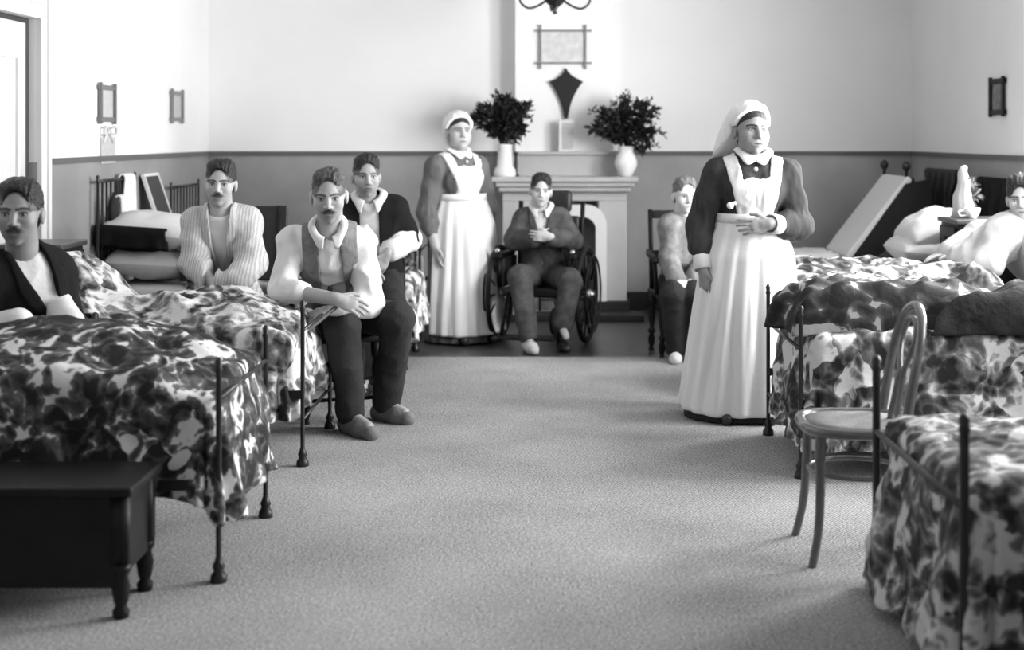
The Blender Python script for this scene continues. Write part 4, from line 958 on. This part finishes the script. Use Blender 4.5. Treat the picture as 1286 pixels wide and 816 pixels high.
# ------------------------------------------------------------------ nurses
def skirt(name, m, par, cw, ch, rw, rh, zt, zb, a0, a1, off, nf, amp, seed, yaw, sq=.85, closed=False, solid=.006, belly=0.0, hemlift=0):
    """gathered skirt or apron between angles a0..a1 (0 = front)"""
    nz = 60; na = 260; A = np.linspace(a0, a1, na); Z = np.linspace(0, 1, nz); Zg, Ag = np.meshgrid(Z, A, indexing='ij')
    hip = np.clip(Zg/.20, 0, 1)**.75
    r = rw+(rw*.35)*hip+(rh-rw*1.35)*np.clip((Zg-.05)/.95, 0, 1)**1.05+off
    fo = amp*np.clip(Zg*2.2, .18, 1)*(np.sin(Ag*nf+1.6*fbm(Ag*2+seed, Zg*1.1, 0*Ag+seed, 2))*.65+.7*fbm(Ag*5+seed, Zg*.9, 0*Ag, 2))
    r = r+fo
    cxv = cw[0]+(ch[0]-cw[0])*Zg; cyv = cw[1]+(ch[1]-cw[1])*Zg
    yr = math.radians(yaw); f = V(math.sin(yr), -math.cos(yr)); rr = V(-math.cos(yr), -math.sin(yr))
    fx, rx = np.cos(Ag)*r*sq, np.sin(Ag)*r
    X = cxv+fx*f[0]+rx*rr[0]; Y = cyv+fx*f[1]+rx*rr[1]; z = zt+(zb-zt)*Zg+hemlift*np.sin(Ag*2.3+seed)*Zg**6
    return obj(name, (np.stack([X, Y, z], -1).reshape(-1, 3), grid_faces(nz, na)), m, par, solid=solid, recalc=False)
def nurse(label, J, H, s, yaw, skinv, face, hem_c, waist_c, wz, rw, rh, mdress, hands, h, cuffs, veil, bib_h, apron_rng=1.95, ap_hem=.055):
    t, J = figure(label, J, H, s, skinv, face, True, h, hands, (M['hair'], dict(off=.005, top=0, line=-.026, sides=-.03, vol=-1)), base=(waist_c[0], waist_c[1], 0))
    r, f, up = torso_frame(J); N = J['neck']
    # bodice with full sleeves
    lo, hi = bounds({k_: J[k_] for k_ in ('neck', 'pel', 'shR', 'shL', 'elR', 'elL', 'wrR', 'wrL')}, .2); Fd = Field(lo, hi, .006)
    torso(Fd, J, s, .016, True)
    for q in 'RL':
        S, E, W = J['sh'+q], J['el'+q], J['wr'+q]
        Fd.add(cone(S+V(0, 0, .01), S+(E-S)*.5, .072, .074), .03); Fd.add(cone(S+(E-S)*.5, E, .074, .070), .03)
        Fd.add(cone(E, E+(W-E)*.42, .071, .064), .03); Fd.add(cone(E+(W-E)*.42, E+(W-E)*.60, .062, .044), .02)
    Fd.noise(.009, 11, (1, 1, .45), 3, 3)
    Fd.sub(cone(N-up*.01, N+up*.2, .062, .08), .008)
    Fd.cut(lambda x, y, z: 0*x+0*y+(wz-.03-z)*(((x-waist_c[0])**2+(y-waist_c[1])**2) < .17**2)-.02*(((x-waist_c[0])**2+(y-waist_c[1])**2) >= .17**2))
    grow('bodice', Fd, mdress, t)
    # bib and straps
    Fd = Field(lo, hi, .005); torso(Fd, J, s, .030, True)
    zs = N[2]+.03
    def g(x, y, z):
        px, py = x-N[0], y-N[1]; X = px*r[0]+py*r[1]; Y = px*f[0]+py*f[1]; tq = np.clip((z-wz)/(zs-wz), 0, 1.1)
        ow = .080+.072*tq; iw = ow-.062
        m1 = np.maximum(np.abs(X)-ow, 0*X+0*Y+(wz-.01-z))
        hole = np.minimum(iw-np.abs(X), z-(bib_h+.004*np.sin(X*70)))
        m1 = np.maximum(m1, hole); return np.where(Y > -.04, m1, .03)
    Fd.cut(g); Fd.noise(.004, 16, (1.6, 1.6, .25), 2, 5)
    grow('apron_bib', Fd, M['apron'], t)
    wing_collar(t, J, H, M['apron'], 0, True, zup=.026, size=.84)
    for i in range(2):
        c_ = N-up*(.018+.045*i)+f*(.118-.002*i+.0)*s; obj('brooch' if i == 0 else 'button', xf(lathe([(.001, 0), (.011 if i == 0 else .006, .0), (.011 if i == 0 else .006, .006), (.002, .009)], 12), T(*c_)@R(PI/2, 'X')), M['pewter'], t)
    # skirts
    skirt('dress_skirt', mdress, t, waist_c, hem_c, rw, rh, wz, .012, -PI, PI, -.022, 22, .007, 1.0, yaw)
    skirt('apron_skirt', M['apron'], t, waist_c, hem_c, rw, rh, wz+.012, ap_hem, -apron_rng, apron_rng, .010, 17, .015, 4.0, yaw, hemlift=.008)
    yr = math.radians(yaw); f2, r2 = V(math.sin(yr), -math.cos(yr), 0), V(-math.cos(yr), -math.sin(yr), 0)
    P = [V(waist_c[0], waist_c[1], wz+.012)+(f2*math.cos(a)*.87+r2*math.sin(a))*(rw+.022) for a in np.linspace(0, 2*PI, 50, endpoint=False)]
    v = np.array([p+V(0, 0, q*.024) for p in P for q in (-1, 1)]); n_ = len(P)
    obj('waistband', (v, np.array([(2*i, 2*i+1, (2*i+3) % (2*n_), (2*i+2) % (2*n_)) for i in range(n_)])), M['apron'], t, solid=.008)
    for q in 'RL':
        if not cuffs.get(q): continue
        E, W = J['el'+q], J['wr'+q]; d = nrm(W-E); a, b = W-d*.098, W-d*.006
        obj('cuff', lathe2([(.046, 0), (.049, .3), (.050, 1), (.044, 1), (.042, .2)], a, b, 24), M['apron'], t, solid=0)
    # cap and veil
    Fd = Field(H.c-.30, H.c+.22, .005)
    Fd.add(H.ell((0, -.016, .046), (.098, .112, .100)), .001)
    for c_, rr in veil: Fd.add(H.ell(c_, rr), .05)
    Fd.noise(.006, 14, (1.2, 1.2, .35), 2, 8)
    def gv(x, y, z):
        X, Y, Z = H.L(x, y, z); return np.maximum((Y-.060)*.62-(Z-.092)*.46+.0*np.abs(X), (Y+.02)*1.0*(Z < .02)-.02*(Z >= .02))
    Fd.cut(gv); grow('cap_veil', Fd, M['apron'], t)
    for q in (-1, 1):
        Fd = Field(V(hem_c[0]-.3, hem_c[1]-.4, -.02), V(hem_c[0]+.3, hem_c[1]+.3, .15), .007)
        a = V(hem_c[0], hem_c[1], .035)+r2*q*.09+f2*.10; Fd.add(cone(a, a+f2*.15+r2*q*.02, .04, .03), .02); Fd.cut(lambda x, y, z: 0*x+0*y+(.003-z)); grow('shoe', Fd, M['shoe'], t)
    return t, J
Y1 = 7.37
J = dict(neck=at(945, 206, Y1), pel=at(941, 300, Y1+.02), shR=at(904, 219, Y1+.02), shL=at(987, 219, Y1+.02), elR=at(878, 284, Y1+.03), wrR=at(884, 340, Y1-.06), elL=at(1003, 284, Y1-.02), wrL=at(966, 281, Y1-.20))
H = Head(at(943, 164, Y1-.01), 15, 0, 2, 1.07)
t, Jn = nurse('standing nurse in white veil and apron, one hand at her waist, in front right', J, H, 1.0, 0, .27, dict(gaze=-.001, brow=.03, lips=.5, eye=.03), V(1.035, Y1+.03), V(1.075, Y1+.02), 1.02, .155, .315, M['dress'],
    dict(R=dict(d=V(.06, -.12, -1), n=V(.75, .6, 0), t=V(.6, -.8, 0), curl=.45, sc=1.0), L=dict(d=V(-1, -.10, -.12), n=V(0, 1, -.15), t=V(-.05, 0, 1), curl=.16, spread=.12, sc=1.0)), .0036, dict(R=1, L=1),
    [((.035, -.075, -.02), (.085, .060, .11)), ((.065, -.10, -.13), (.085, .045, .12))], 1.235)
p = at(917, 258, Y1-.155)
obj('pin', xf(join(lathe([(.001, 0), (.018, .0), (.018, .006), (.002, .010)], 12), lathe([(.001, 0), (.010, .0), (.010, .005), (.002, .007)], 10, (.022, .012, 0))), T(p[0], p[1], p[2])@R(PI/2, 'X')), M['china'], t)
Y2 = 10.15
J = dict(neck=at(574, 200, Y2), pel=at(577, 275, Y2), shR=at(549, 210, Y2-.10), shL=at(599, 210, Y2+.10), elR=at(537, 265, Y2-.12), wrR=at(547, 309, Y2-.2), elL=at(611, 262, Y2+.14), wrL=at(606, 285, Y2+.24))
H = Head(at(576, 166, Y2-.02), 22, -2, 0, 1.05)
nurse('standing nurse in white cap by the fireplace, her arm hanging at her side', J, H, 1.06, 30, .44, dict(gaze=.001, brow=.08, lips=.62), V(-.56, Y2+.02), V(-.575, Y2), 1.01, .165, .30, M['dress2'],
    dict(R=dict(d=V(.1, -.1, -1), n=V(.8, .5, 0), t=V(.5, -.8, 0), curl=.4), L=dict(d=V(-.1, .3, -1), n=V(-.7, .5, 0), t=V(.5, .8, 0))), .0048, dict(),
    [((.0, -.075, -.02), (.085, .045, .08))], 1.24, 1.25, .07)

# ------------------------------------------------------------------ chairs for the sitters
TURN = [(.018, 0), (.02, .02), (.013, .06), (.02, .12), (.024, .2), (.015, .3), (.026, .33), (.026, .36), (.014, .4), (.02, .5), (.026, .66), (.016, .78), (.027, .82), (.027, 1)]
def wooden_chair(x, y, rz, label, solidback=False, top=.9, arms=False, sh=.44):
    """side chair facing -Y before its rotation"""
    t = root('wooden_chair', (0, 0, 0), label, 'chair')
    obj('seat', rbox(-.21, .21, -.21, .21, sh-.035, sh, .012), M['wood'], t, smooth=False, world=False)
    for sx in (-1, 1):
        obj('leg', lathe2(TURN, (sx*.185, -.185, 0), (sx*.175, -.175, sh-.034)), M['wood'], t, world=False)
        obj('leg', lathe2(TURN, (sx*.185, .2, 0), (sx*.18, .185, sh-.034)), M['wood'], t, world=False)
        obj('back_post', tube([(sx*.185, .19, sh-.001), (sx*.185, .21, sh+.25), (sx*.185, .25, top)], .016, 10), M['wood'], t, world=False)
        if arms:
            obj('arm_rest', join(tube(smooth_path([(sx*.2, .21, sh+.25), (sx*.235, .0, sh+.245), (sx*.235, -.18, sh+.235), (sx*.23, -.22, sh+.21)], 6), .02, 10), tube([(sx*.215, -.17, sh-.005), (sx*.23, -.17, sh+.235)], .014, 10)), M['wood'], t, world=False)
    for z in (.12, .22):
        obj('stretcher', tube([(-.18, -.18, z), (.18, -.18, z)], .010, 8), M['wood'], t, world=False)
    if solidback: obj('backrest', xf(rbox(-.23, .23, -.018, .018, 0, top-sh-.20, .01), T(0, .225, sh+.20)@R(-.08, 'X')), M['leather'], t, smooth=False, world=False)
    else:
        for z in (sh+.2, top-.06): obj('back_slat', rbox(-.17, .17, .2+(z-sh)*.08, .22+(z-sh)*.08, z, z+.055, .006), M['wood'], t, smooth=False, world=False)
    t.location = (x, y, 0); t.rotation_euler = (0, 0, rz)
    return t
wooden_chair(-1.07, 7.42, .35, 'dark chair with turned legs under the man in the waistcoat', top=.85)
wooden_chair(-1.03, 8.40, .2, 'dark chair with turned legs under the man in the black jacket', top=.85)
wooden_chair(-1.66, 7.83, .0, 'dark chair with solid square back behind the striped jacket man', True, 1.06)
wooden_chair(-2.02, 5.86, .3, 'dark low backed chair under the man in black at the left edge', top=.68)
wooden_chair(.95, 9.55, .1, 'dark wooden armchair under the seated boy behind the nurse', top=.95, arms=True, sh=.42)

# ------------------------------------------------------------------ seated men
Vop = lambda top, bot, end: (lambda q: np.where(q < end, top+(bot-top)*np.clip(q/end, 0, 1), bot if bot > 0 else -.05))
# man in waistcoat
J = dict(neck=at(413, 289, 6.98), pel=at(425, 392, 7.38), shR=at(368, 304, 7.06), shL=at(452, 302, 7.10), elR=at(356, 364, 6.97), wrR=at(424, 376, 6.78), elL=at(464, 380, 7.04), wrL=at(422, 389, 6.88),
         hipR=at(405, 396, 7.36), hipL=at(447, 394, 7.42), knR=at(430, 412, 6.95), knL=at(499, 401, 7.05), anR=at(441, 522, 6.98), anL=at(484, 508, 7.28), toeR=at(466, 538, 6.82), toeL=at(512, 520, 7.18))
H = Head(at(413, 246, 6.93), 6, 10, -2, 1.06)
t, J = figure('man in grey waistcoat and white shirt with grizzled moustache, arms folded on his lap', J, H, 1.02, .34, dict(brow=.06, must=.9, beard=.45, lips=.6, hl=.014), False, .0045,
    dict(R=dict(d=V(.9, -.1, -.3), n=V(0, .8, -.5), t=V(0, .4, .9), curl=.5), L=dict(d=V(-.9, -.2, -.1), n=V(0, .3, -.9), t=V(0, .9, .3), curl=.6)), (M['greyhair'], dict(off=.003, top=.0, line=.014)))
coat('shirt', t, J, 1.02, M['white'], .012, None, .28, .007, .010, 10, sl_r=(.062, .054, .048), seed=1)
wing_collar(t, J, H, M['white'], .25, size=.9)
op = lambda q: np.where(q < .55, .05+.02*q, .045+.06*np.clip(q-.55, 0, 1))
coat('waistcoat', t, J, 1.02, M['vest'], .028, op, 0, .0065, .004, 8, sleeves=False, seed=2)
trousers(t, J, 1.0, M['trouser'], seed=4)
shoe(J, 'R', 1.08, M['slipper'], t, name='slipper', o=.006); shoe(J, 'L', 1.08, M['slipper'], t, name='slipper', o=.006)
st = at(402, 402, 6.74), at(431, 378, 6.80)
tag(obj('walking_stick', tube(smooth_path([at(352, 441, 6.62), at(402, 402, 6.74), at(431, 378, 6.82)], 6), .010, 10), M['bent']), 'pale walking stick across the lap of the man in waistcoat', 'stick')
# man in black jacket behind
J = dict(neck=at(464, 252, 8.36), pel=at(468, 348, 8.52), shR=at(434, 265, 8.38), shL=at(494, 263, 8.40), elR=at(432, 318, 8.25), wrR=at(455, 335, 8.0), elL=at(512, 300, 8.50), wrL=at(486, 319, 8.25),
         hipR=at(455, 358, 8.48), hipL=at(485, 358, 8.48), knR=at(455, 382, 8.05), knL=at(490, 382, 8.05), anR=at(458, 475, 8.1), anL=at(492, 475, 8.1), toeR=at(455, 487, 7.92), toeL=at(494, 487, 7.92))
H = Head(at(460, 222, 8.32), 14, 2, 0, 1.0)
t, J = figure('man in black jacket and open white shirt leaning his elbow on a bed post', J, H, 1.0, .33, dict(brow=.03, beard=.45, lips=.6, hl=.006), False, .0048,
    dict(L=dict(d=V(-.45, -.2, -1), n=V(-.5, .6, .1), t=V(.3, -.6, .3), curl=.4), R=dict(d=V(.7, -.5, -.3), n=V(0, .4, -.9), t=V(.3, .5, .6), curl=.5)), (M['hair'], dict(off=.005, top=.008, line=.006, vol=.004, part=.03)))
coat('shirt', t, J, 1.0, M['white'], .012, None, .80, .0075, .006, 9, sl_r=(.058, .066, .055), seed=5)
wing_collar(t, J, H, M['white'], .35, size=1.15, rin=.064)
coat('jacket', t, J, 1.0, M['blackcloth'], .026, lambda q: .055+.0*q, .0, .0075, .006, 8, sl_r=(.062, .062, .06), seed=6)
trousers(t, J, 1.0, M['trouser'], seed=7)
shoe(J, 'R', 1, M['shoe'], t); shoe(J, 'L', 1, M['shoe'], t)
# man in striped jacket
J = dict(neck=at(278, 264, 7.58), pel=V(-1.70, 7.84, .52), shR=at(248, 278, 7.62), shL=at(308, 278, 7.62), elR=at(243, 330, 7.52), wrR=at(270, 360, 7.30), elL=at(316, 330, 7.52), wrL=at(291, 360, 7.30),
         hipR=V(-1.79, 7.78, .50), hipL=V(-1.61, 7.78, .50), knR=V(-1.80, 7.36, .53), knL=V(-1.56, 7.36, .53), anR=V(-1.80, 7.42, .09), anL=V(-1.56, 7.42, .09), toeR=V(-1.82, 7.25, .04), toeL=V(-1.54, 7.25, .04))
H = Head(at(277, 231, 7.55), 3, 2, 2, .98)
t, J = figure('dark haired man with moustache in pale striped jacket, hands between his knees', J, H, 1.0, .36, dict(brow=.03, must=.9, beard=.2, lips=.6, hl=0), False, .0048,
    dict(R=dict(d=V(.5, -.4, -.8), n=V(.8, .3, 0), t=V(.2, -.8, .2), curl=.5), L=dict(d=V(-.5, -.4, -.8), n=V(-.8, .3, 0), t=V(-.2, -.8, .2), curl=.5)), (M['hair'], dict(off=.006, top=.008, line=.0, vol=.006, part=-.03)))
coat('shirt', t, J, 1.0, M['white'], .010, None, .3, .0075, .004, 9, seed=8)
op2 = lambda q: np.where(q < .6, .05*(1-q/.6)+.004, .004)
coat('jacket', t, J, 1.0, M['pyj'], .024, op2, .95, .007, .008, 9, sl_r=(.062, .058, .05), seed=9)
lapels(t, J, 1.0, M['pyj'], .026, op2)
trousers(t, J, 1.0, M['trouser'], seed=10)
shoe(J, 'R', 1, M['shoe'], t); shoe(J, 'L', 1, M['shoe'], t)
# man at the left edge
J = dict(neck=at(28, 322, 5.70), pel=V(-2.0, 5.92, .52), shR=at(-22, 343, 5.60), shL=at(62, 343, 5.82), elR=at(-35, 420, 5.6), wrR=V(-1.98, 5.45, .74), elL=at(66, 372, 5.80), wrL=at(90, 410, 5.62),
         hipR=V(-2.08, 5.85, .5), hipL=V(-1.90, 5.9, .5), knR=V(-1.97, 5.62, .5), knL=V(-1.75, 5.66, .5), anR=V(-1.95, 5.66, .09), anL=V(-1.73, 5.70, .09), toeR=V(-1.90, 5.54, .04), toeL=V(-1.68, 5.57, .04))
H = Head(at(25, 268, 5.64), 6, 2, 0, 1.06)
t, J = figure('gaunt man with moustache in black jacket and white shirt at the left edge', J, H, 1.0, .24, dict(brow=.02, must=.9, beard=.4, lips=.6, hl=.01), False, .0045,
    dict(L=dict(d=V(.2, -.6, -.5), n=V(-.3, 0, -1), t=V(-.7, 0, .3), curl=.5), R=dict(d=V(.5, -.5, -.2), n=V(0, 0, -1), t=V(.5, .5, 0), curl=.5)), (M['hair'], dict(off=.006, top=.004, line=.010, vol=.002, part=-.03)))
coat('shirt', t, J, 1.0, M['white'], .012, None, .95, .0075, .006, 9, sl_r=(.056, .052, .046), seed=11)
op3 = lambda q: np.where(q < .55, .055*(1-(np.clip(q, 0, 1)/.55)**1.3)+.004, .004)
coat('jacket', t, J, 1.0, M['blackcloth'], .026, op3, .05, .007, .006, 8, sl_r=(.062, .060, .056), seed=12)
lapels(t, J, 1.0, M['blackcloth'], .028, op3)
trousers(t, J, 1.0, M['trouser'], seed=13)
shoe(J, 'R', 1, M['shoe'], t); shoe(J, 'L', 1, M['shoe'], t)
# boy in the wheelchair
J = dict(neck=at(680, 265, 10.05), pel=at(682, 344, 10.16), shR=at(659, 275, 10.06), shL=at(703, 275, 10.06), elR=at(645, 302, 10.0), wrR=at(676, 298, 9.82), elL=at(719, 302, 10.0), wrL=at(690, 297, 9.78),
         hipR=at(670, 348, 10.12), hipL=at(694, 348, 10.12), knR=at(653, 347, 9.74), knL=at(717, 352, 9.74), anR=at(664, 424, 9.66), anL=at(706, 410, 9.72), toeR=at(671, 443, 9.50), toeL=at(712, 424, 9.58))
H = Head(at(679, 240, 10.0), 4, 2, 3, .93)
t, J = figure('boy in dark jacket with folded arms sitting in the wheelchair', J, H, .88, .48, dict(brow=.12, lips=.65, hl=.006), False, .005,
    dict(R=dict(d=V(.9, -.1, .05), n=V(0, .9, 0), t=V(0, 0, 1), curl=.4, sc=.9), L=dict(d=V(-.9, -.1, .05), n=V(0, .9, 0), t=V(0, 0, 1), curl=.4, sc=.9)), (M['hair'], dict(off=.006, line=.006, top=.008, part=.03)))
coat('shirt', t, J, .88, M['white'], .008, None, .3, .0075, .004, 9, seed=14)
wing_collar(t, J, H, M['white'], .3, size=.9, rin=.054)
op4 = lambda q: np.where(q < .4, .05*(1-q/.4)+.003, .003)
coat('jacket', t, J, .88, M['grey'], .022, op4, .80, .0075, .007, 9, sl_r=(.062, .058, .05), seed=15)
lapels(t, J, .88, M['grey'], .024, op4, bottom=.5)
trousers(t, J, .92, M['grey'], seed=16)
shoe(J, 'R', .9, M['pale'], t, name='slipper', o=.006); shoe(J, 'L', .9, M['shoe'], t, name='slipper')
# boy behind the nurse
J = dict(neck=at(858, 272, 9.42), pel=at(856, 358, 9.55), shR=at(842, 283, 9.36), shL=at(879, 283, 9.48), elR=at(840, 328, 9.34), wrR=at(850, 352, 9.16), elL=at(884, 328, 9.42), wrL=at(870, 352, 9.2),
         hipR=at(848, 362, 9.5), hipL=at(868, 362, 9.52), knR=at(845, 368, 9.12), knL=at(872, 368, 9.14), anR=at(849, 440, 9.22), anL=at(874, 440, 9.22), toeR=at(848, 455, 9.06), toeL=at(876, 455, 9.06))
H = Head(at(860, 246, 9.38), 12, 4, 0, .95)
t, J = figure('fair boy in grey jacket seated in the armchair behind the nurse', J, H, .9, .62, dict(brow=.25, lips=.7), False, .005,
    dict(R=dict(d=V(.5, -.7, -.4), n=V(.2, .2, -1), t=V(.8, 0, .3), curl=.5, sc=.9), L=dict(d=V(-.5, -.7, -.4), n=V(-.2, .2, -1), t=V(-.8, 0, .3), curl=.5, sc=.9)), (M['fair'], dict(off=.006, line=.008)))
coat('jacket', t, J, .9, M['greyb'], .02, None, .88, .0075, .007, 9, sl_r=(.058, .054, .048), seed=17)
trousers(t, J, .92, M['trouser'], seed=18)
shoe(J, 'R', .9, M['pale'], t, name='slipper'); shoe(J, 'L', .9, M['pale'], t, name='slipper')
# reclining patient at the right edge
J = dict(neck=at(1282, 284, 8.12), pel=V(2.42, 8.18, .70), shR=at(1258, 296, 7.98), shL=at(1300, 290, 8.34), elR=at(1240, 330, 7.94), wrR=at(1212, 344, 8.0), elL=V(2.6, 8.5, .86), wrL=V(2.38, 8.38, .76),
         hipR=V(2.36, 8.10, .66), hipL=V(2.36, 8.26, .66), knR=V(1.92, 8.08, .60), knL=V(1.92, 8.28, .60), anR=V(1.5, 8.08, .56), anL=V(1.5, 8.28, .56), toeR=V(1.42, 8.08, .60), toeL=V(1.42, 8.28, .60))
H = Head(at(1283, 250, 8.08), -22, 4, -4, .98)
t, J = figure('dark haired patient in white nightshirt propped up in bed at the right edge', J, H, .98, .42, dict(brow=.04, lips=.65, hl=-.004), False, .005,
    dict(R=dict(d=V(-1, -.1, -.1), n=V(0, 0, -1), t=V(0, .9, .2), curl=.3), L=dict(d=V(-1, -.1, -.1), n=V(0, 0, -1), t=V(0, -.9, .2), curl=.3)), (M['hair'], dict(off=.012, top=.016, line=-.004, vol=.006)))
coat('nightshirt', t, J, .98, M['nightshirt'], .024, None, .93, .0075, .009, 8, sl_r=(.068, .066, .055), seed=19)
pillow('pillow', M['sheet'], (2.86, 8.2, .80), .34, .62, .5, 'large pillow propping up the patient at the right edge', R(-.5, 'Y'), 6)

# ------------------------------------------------------------------ wheelchair
wx, wy = at(682, 0, 10.1)[0], 10.12
t = root('wheelchair', (wx, wy, 0), 'old wheelchair with large spoked wheels carrying the boy', 'wheelchair')
WR = .34
for s in (-1, 1):
    X = wx+s*.315
    whl = obj('wheel', torus((X, wy, WR+.005), WR-.035, .012, 'X', 48), M['wood'], t)
    obj('tyre', torus((X, wy, WR+.002), WR-.018, .018, 'X', 48), M['rubber'], whl)
    obj('spokes', join(*[tube([(X, wy+.03*math.cos(a), WR+.03*math.sin(a)), (X, wy+(WR-.03)*math.cos(a), WR+(WR-.03)*math.sin(a))], .006, 6) for a in np.linspace(0, 2*PI, 14, endpoint=False)]), M['wood'], whl)
    obj('hub', xf(lathe([(.03, -.04), (.04, -.02), (.04, .02), (.03, .04), (.012, .06)], 16), T(X, wy, WR)@R(s*PI/2, 'Y')), M['steel'], whl)
    obj('push_rim', torus((X+s*.045, wy, WR+.005), WR-.075, .008, 'X', 40), M['wood'], whl)
    obj('armrest', join(rbox(X-s*.05-.03, X-s*.05+.03, wy-.25, wy+.14, .60, .64, .012), tube([(X-s*.05, wy-.2, .40), (X-s*.05, wy-.2, .61)], .016, 8), tube([(X-s*.05, wy+.1, .40), (X-s*.05, wy+.1, .61)], .016, 8)), M['wood'], t)
    obj('armrest_knob', lathe([(.012, 0), (.022, .012), (.018, .03), (.004, .036)], 12, (X-s*.05, wy-.24, .638)), M['steel'], t)
    obj('side_panel', rbox(X-s*.075-.012, X-s*.075+.012, wy-.2, wy+.15, .40, .60, .006), M['leather'], t, smooth=False)
    obj('back_post', tube([(wx+s*.22, wy+.19, .36), (wx+s*.23, wy+.24, .8), (wx+s*.23, wy+.27, .98)], .017, 10), M['wood'], t)
    obj('leg_rest', tube([(wx+s*.19, wy-.22, .38), (wx+s*.19, wy-.36, .2), (wx+s*.19, wy-.42, .10)], .013, 8), M['wood'], t)
obj('seat', rbox(wx-.24, wx+.24, wy-.24, wy+.2, .335, .40, .02), M['leather'], t)
obj('backrest', xf(rbox(-.21, .21, -.025, .025, 0, .46, .02), T(wx, wy+.205, .42)@R(-.12, 'X')), M['leather'], t)
obj('head_cushion', xf(rbox(-.09, .09, -.035, .035, 0, .16, .03), T(wx+.06, wy+.25, .90)@R(-.12, 'X')), M['leather'], t)
obj('axle', tube([(wx-.33, wy, WR), (wx+.33, wy, WR)], .014, 8), M['steel'], t)
obj('foot_board', rbox(wx-.2, wx+.2, wy-.62, wy-.36, .03, .05, .006) if False else rbox(wx-.2, wx+.2, wy-.50, wy-.34, .075, .095, .006), M['wood'], t, smooth=False)
obj('front_panel', rbox(wx-.16, wx-.03, wy-.232, wy-.22, .21, .33, .004), M['sheet'], t, smooth=False)
obj('brake_lever', tube([(wx+.37, wy-.12, .46), (wx+.41, wy-.16, .58)], .009, 8), M['wood'], t)
t.rotation_euler = (0, 0, -.24)
cst = obj('castor', torus((wx, wy+.34, .10), .08, .018, 'X', 28), M['rubber'], t)
obj('castor_fork', join(tube([(wx, wy+.34, .10), (wx+.03, wy+.3, .22), (wx, wy+.2, .34)], .012, 8)), M['steel'], cst)

# ------------------------------------------------------------------ groups of repeats
GROUPS = {'iron_bed': 'iron beds along both walls', 'bedspread': 'bedspreads on the ward beds', 'wooden_chair': 'dark wooden chairs', 'bedside_locker': 'bedside lockers', 'pillow': 'white bed pillows',
          'bouquet': 'bouquets on the mantel', 'vase': 'vases on the mantel', 'dressing_gown': 'gowns over the bed heads', 'picture_frame': 'crossed corner picture frames', 'person': 'nurses and patients'}
for o in C.objects:
    k_ = o.name.split('.')[0]
    if o.parent is None and k_ in GROUPS: o['group'] = GROUPS[k_]
